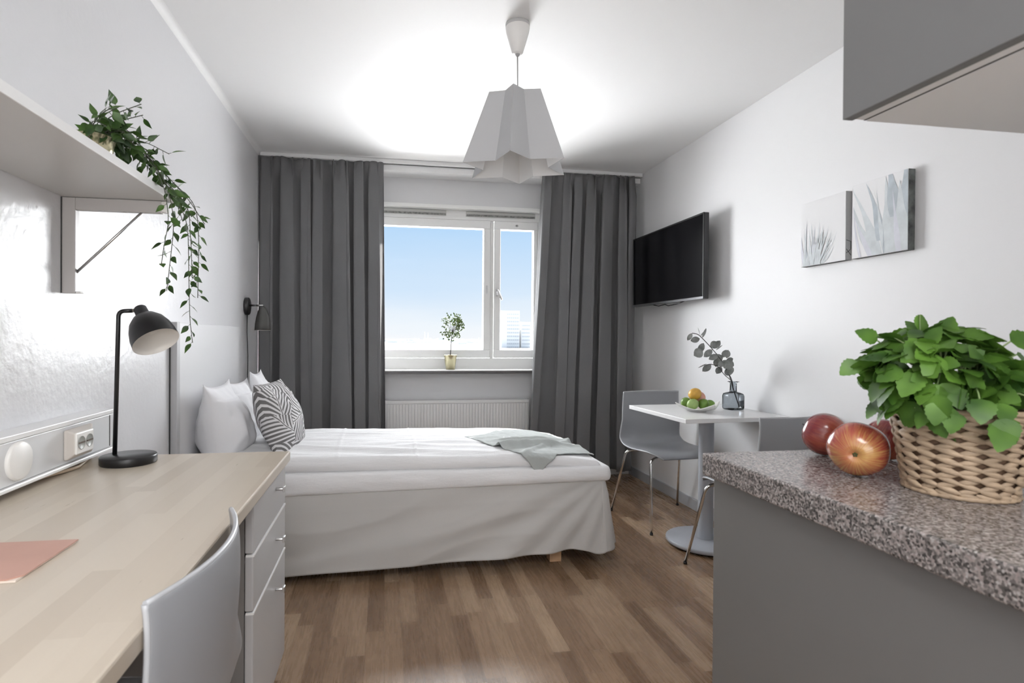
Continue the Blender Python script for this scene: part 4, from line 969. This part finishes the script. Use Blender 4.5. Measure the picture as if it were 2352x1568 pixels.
for nm, zz, R, rr in (('bottom_rim', 0.0035, R0 + 0.0015, 0.0035), ('top_rim', H_b + 0.001, R1 + 0.001, 0.0042)):
    b = MB(); n = 120; pts = [BC + V(((R + 0.0012 * math.sin(k * 2 * PI * 30 / n)) * math.cos(2 * PI * k / n), (R + 0.0012 * math.sin(k * 2 * PI * 30 / n)) * math.sin(2 * PI * k / n), zz)) for k in range(n + 1)]
    b.tube(pts, rr, 7); b.build(nm, straw, t)
# herb in the basket
t = thing('herb_plant', 'bushy bright green lemon balm herb growing out of the woven basket', 'plant', (BC.x, BC.y, KZ + 0.009))
b = MB(); b.lathe([(0, 0.0095), (0.048, 0.0095), (0.055, 0.095), (0, 0.096)], T, 32); b.build('root_ball', soil, t)
rnd = random.Random(21); fo, st = MB(), MB()
HCn = V((0.848, 0.742, KZ + 0.182))
herbshape = (0.0, 0.62, 0.80, 1.0, 0.92, 1.04, 0.88, 0.92, 0.70, 0.66, 0.42, 0.30, 0.0)
def herb(p, d, n, L): leaf(fo, p, d, n, L, L * 0.86, 0.10, shape=herbshape, curl=0.22)
for k in range(330):
    th_ = rnd.uniform(0, 2 * PI); phi = math.acos(rnd.uniform(-0.85, 1)); rr = rnd.uniform(0.55, 1.0) ** 0.6
    d = V((math.sin(phi) * math.cos(th_), math.sin(phi) * math.sin(th_), math.cos(phi)))
    p = HCn + V((d.x * 0.092, d.y * 0.092, d.z * 0.072)) * rr
    base = BC + V((rnd.uniform(-0.03, 0.03), rnd.uniform(-0.03, 0.03), 0.095))
    mid = base.lerp(p, 0.6) + V((0, 0, 0.03))
    if k % 4 == 0: st.tube(bend([base, mid, p], 0.05, 4), 0.0013, 5, caps=False)
    ld = (V((d.x, d.y, d.z * 0.3 - 0.35 * rnd.random())) + V((rnd.uniform(-0.6, 0.6), rnd.uniform(-0.6, 0.6), rnd.uniform(-0.3, 0.3)))).normalized()
    herb(p - ld * 0.012, ld, d * 1.3 + V((0, 0, 0.25)) + V((rnd.uniform(-0.7, 0.7), rnd.uniform(-0.7, 0.7), rnd.uniform(-0.4, 0.4))), rnd.uniform(0.026, 0.046))
for k in range(34):
    an = rad(rnd.uniform(150, 310)); rr = rnd.uniform(0.090, 0.108); z = KZ + rnd.uniform(0.108, 0.165)
    p = BC + V((rr * math.cos(an), rr * math.sin(an), z - KZ)); o = V((math.cos(an), math.sin(an), 0))
    herb(p - V((0, 0, -0.01)), (o * 0.45 + V((rnd.uniform(-0.5, 0.5), rnd.uniform(-0.5, 0.5), -0.9))), o + V((rnd.uniform(-0.4, 0.4), rnd.uniform(-0.4, 0.4), 0.4)), rnd.uniform(0.030, 0.046))
    if k % 3 == 0: st.tube(bend([HCn - V((0, 0, 0.05)), p + V((0, 0, 0.03)) - o * 0.02, p], 0.02, 3), 0.0012, 5, caps=False)
# a few big leaves hanging over the rim and outliers
for (x, y, z, dx, dy, dz, L) in [(0.790, 0.735, 1.055, -0.3, -0.3, -1, 0.036), (0.815, 0.69, 1.05, -0.2, -0.5, -0.9, 0.046), (0.85, 0.655, 1.055, 0.1, -0.6, -0.9, 0.050), (0.895, 0.65, 1.08, 0.3, -0.6, -0.7, 0.056),
    (0.935, 0.66, 1.07, 0.4, -0.5, -0.9, 0.05), (0.96, 0.68, 1.06, 0.5, -0.3, -1, 0.038), (0.755, 0.79, 1.115, -0.8, 0.1, -0.5, 0.034), (0.93, 0.70, 1.15, 0.9, -0.3, 0.1, 0.045), (0.955, 0.71, 1.13, 0.8, -0.2, -0.7, 0.045),
    (0.86, 0.665, 1.03, 0.0, -0.4, -1, 0.042), (0.80, 0.80, 1.15, -0.6, 0.2, 0.4, 0.035), (0.845, 0.77, 1.168, 0.4, 0.1, 0.5, 0.034)]:
    herb((x, y, z), (dx, dy, dz), V((dx * 0.6, -0.8, 0.5)), L); st.tube([V((x, y, z)), V((x, y, z)).lerp(HCn - V((0, 0, 0.03)), 0.7)], 0.0013, 5, caps=False)
st.tube(bend([(0.84, 0.76, 1.14), (0.848, 0.77, 1.175), (0.853, 0.775, 1.192)], 0.01), 0.0012, 5)
fo.build('foliage', leaf_herb, t, fixn=False); st.build('stems', stem_herb, t, fixn=False)

# apples
def apple(label, c, rx, rz, axis, m, stem_on, seed):
    c = V(c); t = thing('apple', label, 'apple', (c.x, c.y, KZ))
    q = V((0, 0, 1)).rotation_difference(V(axis).normalized())
    t2 = MB(); pr = []
    for k in range(33):
        a = -PI / 2 + PI * k / 32; r = math.cos(a); z = math.sin(a)
        dim_t = 0.30 * math.exp(-(r / 0.24) ** 2) if z > 0 else 0.22 * math.exp(-(r / 0.20) ** 2)
        pr.append((max(0.0003, rx * r * (1 + 0.05 * z)), rz * (z * (1 - 0.0) - (dim_t if z > 0 else -dim_t))))
    for (r, z) in pr: pass
    n = 44; vs = []
    for (r, z) in pr:
        for k in range(n):
            a = 2 * PI * k / n; rr = r * (1 + 0.015 * math.cos(5 * a + seed)); vs.append(V((rr * math.cos(a), rr * math.sin(a), z)))
    fs = [(j * n + k, j * n + (k + 1) % n, (j + 1) * n + (k + 1) % n, (j + 1) * n + k) for j in range(32) for k in range(n)]
    t2.add(vs, fs, 0, True); me_o = t2.build('flesh', m, None)
    lowest = min((q @ V(v.co)).z for v in me_o.data.vertices)
    zc = KZ - lowest + 0.0004
    me_o.parent = t; me_o.rotation_mode = 'QUATERNION'; me_o.rotation_quaternion = q; me_o.location = (0, 0, zc - KZ)
    s_ = MB()
    if stem_on: s_.tube([(0, 0, rz * 0.66), (0.001, 0, rz * 0.86), (0.004, 0.002, rz * 1.08)], [0.0013, 0.0011, 0.0017], 6); nm = 'stalk'; mm = twig
    else:
        for k in range(5): a = 2 * PI * k / 5; s_.tube([(0.003 * math.cos(a), 0.003 * math.sin(a), -rz * 0.79), (0.0015 * math.cos(a), 0.0015 * math.sin(a), -rz * 0.88)], [0.002, 0.0006], 5)
        nm = 'calyx'; mm = mat('calyx_dark', (0.05, 0.07, 0.02), 0.8)
    so_ = s_.build(nm, mm, None); so_.parent = t; so_.rotation_mode = 'QUATERNION'; so_.rotation_quaternion = q; so_.location = (0, 0, zc - KZ)
    return t
apple('big red and yellow apple lying nearest on the counter, its blossom end facing the room', (0.792, 0.828, 0), 0.0455, 0.040, (0.72, 0.60, 0.12), apple_m, False, 1)
apple('dark red apple behind on the left, furthest from the basket', (0.868, 0.985, 0), 0.042, 0.041, (-0.5, 0.7, 0.3), apple_dark, True, 2)
apple('dark red apple with its stalk up, tucked against the woven basket', (0.960, 0.935, 0), 0.040, 0.039, (0.35, -0.1, 0.95), apple_dark, True, 3)

# ------------------------------------------------------------------ little tree on the sill
t = thing('potted_tree', 'little round headed tree in a gold pot on the window sill', 'plant', (0.514, 4.44, 0.8972))
T = axisT((0.514, 4.44, 0.8975), (0, 0, 1))
b = MB(); b.lathe([(0, 0), (0.036, 0), (0.052, 0.115), (0.054, 0.117), (0.050, 0.117), (0.044, 0.10)], T, 36); b.lathe([(0.047, 0.104), (0, 0.106)], T, 36, mi=1); b.build('pot', [gold, soil], t)
b = MB(); b.tube([(0.514, 4.44, 1.0), (0.517, 4.44, 1.09), (0.525, 4.44, 1.17), (0.530, 4.44, 1.24)], [0.0035, 0.003, 0.0028, 0.002], 8)
rnd = random.Random(6); fo = MB(); TC = V((0.528, 4.44, 1.235))
for k in range(22):
    d = V((rnd.uniform(-1, 1), rnd.uniform(-1, 1), rnd.uniform(-0.8, 1))).normalized(); b.tube([TC - V((0, 0, 0.04)), TC + d * 0.07], 0.0012, 5, caps=False)
    tip = TC + V((d.x * 0.075, d.y * 0.075, d.z * 0.085))
    for m_ in range(16):
        p = tip + V((rnd.gauss(0, 0.016), rnd.gauss(0, 0.016), rnd.gauss(0, 0.016))); leaf(fo, p, (rnd.uniform(-1, 1), rnd.uniform(-1, 1), rnd.uniform(-0.8, 0.8)), (rnd.uniform(-1, 1), -1, rnd.uniform(-1, 1)), rnd.uniform(0.014, 0.026), 0.011, 0.1)
b.build('trunk', twig, t, fixn=False); fo.build('foliage', leaf_bon, t, fixn=False)

# ------------------------------------------------------------------ outside
def tower(name, label, x0, x1, z1, y, seed, floors, wx):
    t = thing(name, label, 'building', ((x0 + x1) / 2, y, -30))
    part('wall', tower_m, t, (x0, x1, y, y + 12, -30, z1))
    b = MB(); n = floors
    for k in range(n):
        zz = z1 - 1.0 - k * 1.35
        b.box(wx, x1 - 0.1, y - 0.12, y, zz - 0.62, zz)
    b.build('window_bands', tower_win, t)
    b = MB(); b.box(wx, x1 - 0.1, y - 0.06, y, -29, z1 - 0.2)
    for k in range(6): xx = wx + (x1 - wx) * (k + 0.5) / 6; b.box(xx - 0.05, xx + 0.05, y - 0.16, y, -29, z1 - 0.6)
    b.build('facade_panel', tower_shade, t)
tower('tower_block', 'taller hazy white tower block seen through the right window pane', 41.9, 48.7, 11.3, 200, 1, 22, 44.0)
tower('tower_block', 'lower hazy white tower block right of the taller one outside', 49.4, 52.8, 7.2, 200, 2, 18, 49.6)
def Ph(u, v):
    x = -60 + 190 * u; y = 60 + 440 * v
    z = -2.6 + 2.0 * v + 1.8 * v * fn((x * 0.02, y * 0.01, 0), 1, 3) + 0.8 * v * fn((x * 0.08, y * 0.03, 0), 1, 1)
    return V((x * (0.3 + v), y, z))
b = MB(); b.grid(Ph, 120, 30); b.grid(lambda u, v: V((( -60 + 190 * u) * (0.3 + 1), 500, Ph(u, 1).z * (1 - v) - 30 * v)), 120, 1)
b.build('distant_hills', hill_m, None, loc=(30, 300, -2), label='pale hazy city hills along the horizon outside', cat='hills', kind='structure', fixn=False)
t = thing('far_chimneys', 'two thin faint chimneys on the hazy horizon outside', 'chimney', (31, 480, 0))
for xx, hh in ((33.2, 6.2), (36.0, 5.6)):
    b = MB(); b.lathe([(0.28, -5), (0.22, hh)], axisT((xx * 1.0, 480, 0), (0, 0, 1)), 10); b.build('chimney', tower_win, t)
rnd = random.Random(14)
cg = MB()
for k in range(70):
    y = rnd.uniform(250, 470); x = rnd.uniform(-2, 0.34 * y * 0.9) ; w = rnd.uniform(1.5, 6); h = rnd.uniform(0.5, 1.6)
    z = Ph(0.5, (y - 60) / 440).z
    cg.box(x, x + w, y, y + 4, z - 2, z + h, k % 2)
cg.build('city_roofs', [tower_m, tower_shade], None, loc=(30, 350, -1), label='scatter of tiny pale city buildings on the hazy horizon', cat='buildings', kind='stuff')

# ------------------------------------------------------------------ added fill light behind the camera, with an invented fitting
t = thing('fill_fitting', 'added flat white ceiling fitting for the kitchen fill light', 'lamp', (0.2, -0.75, HC))
part('light_base', white_s, t, (-0.35, 0.55, -1.25, -0.25, HC - 0.02, HC), bevel=0.003)

def area(name, loc, size, power, rot, col=(1, 1, 1), sy=None):
    l = bpy.data.lights.new(name, 'AREA'); l.energy = power; l.size = size; l.color = col
    if sy: l.shape = 'RECTANGLE'; l.size_y = sy
    o = bpy.data.objects.new(name, l); COL.objects.link(o); o.location = loc; o.rotation_euler = rot; return o
def sun(name, direction, strength, angle, col):
    l = bpy.data.lights.new(name, 'SUN'); l.energy = strength; l.angle = rad(angle); l.color = col
    o = bpy.data.objects.new(name, l); COL.objects.link(o)
    o.rotation_euler = V(direction).to_track_quat('-Z', 'Y').to_euler(); o.location = (3, 8, 6); return o
area('kitchen_fill', (0.1, -0.75, HC - 0.03), 0.9, 50, (0, 0, 0), (1, 1, 1), 1.0)  # invented ceiling source, soft fill for the room
area('rear_fill', (0.2, YB + 0.25, 0.95), 1.9, 34, (rad(108), 0, 0), (1, 1, 1), 1.6)  # added fill without a fitting, lifts front faces and undersides
sun('sky_glow', (-0.05, -1, -0.26), 54, 128, (0.97, 0.985, 1.0))
sun('sunlight', (-1.0, -0.42, -0.27), 16.0, 1.5, (1.0, 0.97, 0.92))

sun('sky_fill_behind', (0.1, 1, -0.25), 1.6, 120, (0.97, 0.98, 1.0))  # extra sky sun added to brighten the tower fronts outside
# world: pale blue sky fading to white haze, bright hazy ground below
w = bpy.data.worlds.new('sky'); sc.world = w; w.use_nodes = True; nt = w.node_tree; nt.nodes.clear()
out = node(nt, 'ShaderNodeOutputWorld'); bg = node(nt, 'ShaderNodeBackground'); nt.links.new(bg.outputs[0], out.inputs[0])
tc = node(nt, 'ShaderNodeTexCoord'); sp = node(nt, 'ShaderNodeSeparateXYZ'); nt.links.new(tc.outputs['Generated'], sp.inputs[0])
cl = nz(nt, node(nt, 'ShaderNodeMapping', {'Scale': (1, 1, 6)}).outputs[0], 3, 4)
mp = nt.nodes[-2]
mpn = [n for n in nt.nodes if n.bl_idname == 'ShaderNodeMapping'][0]; nt.links.new(tc.outputs['Generated'], mpn.inputs[0])
zf = M_(nt, 'ADD', sp.outputs[2], M_(nt, 'MULTIPLY_ADD', cl, 0.06, -0.03))
col = ramp(nt, zf, [(0.0, (0.93, 0.955, 0.985)), (0.02, (0.87, 0.93, 0.985)), (0.09, (0.66, 0.81, 0.975)), (0.21, (0.46, 0.69, 0.955)), (0.6, (0.30, 0.52, 0.85))])
gnd = M_(nt, 'LESS_THAN', sp.outputs[2], -0.03)
c2 = mixc(nt, gnd, col, (1.0, 0.98, 0.95))
nt.links.new(c2, bg.inputs[0])
setin(nt, bg, 1, M_(nt, 'MULTIPLY_ADD', gnd, 2.2, 1.0))

# ------------------------------------------------------------------ camera
cam = bpy.data.cameras.new('camera'); co = bpy.data.objects.new('camera', cam); COL.objects.link(co); sc.camera = co
Mr = [[0.9869547842833528, -0.1608727273658169, 0.006341874335255542], [0.005283668910234667, -0.0070048411873262955, -0.9999615067805298], [0.16091095867916405, 0.9869503015804919, -0.0060634632948893446]]
R_, D_, F_ = (V(r) for r in Mr)
mw = Matrix((R_, -D_, -F_)).transposed().to_4x4(); mw.translation = V((0, 0, 1.15)); co.matrix_world = mw
cam.sensor_width = 36; cam.lens = 1280 / 2352 * 36; cam.shift_x = (1176 - 1094.18) / 2352; cam.shift_y = 0
cam.clip_start = 0.02; cam.clip_end = 2000
cam.dof.use_dof = True; cam.dof.focus_distance = 2.9; cam.dof.aperture_fstop = 7.0

sc.view_settings.view_transform = 'Standard'; sc.view_settings.look = 'None'; sc.view_settings.gamma = 1; sc.view_settings.exposure = 0; sc.view_settings.use_curve_mapping = False
cy = sc.cycles; cy.use_denoising = True; cy.denoiser = 'OPENIMAGEDENOISE'
cy.max_bounces = 10; cy.diffuse_bounces = 6; cy.glossy_bounces = 4; cy.transparent_max_bounces = 12; cy.sample_clamp_indirect = 6; cy.caustics_reflective = False; cy.caustics_refractive = False
bpy.context.view_layer.update()
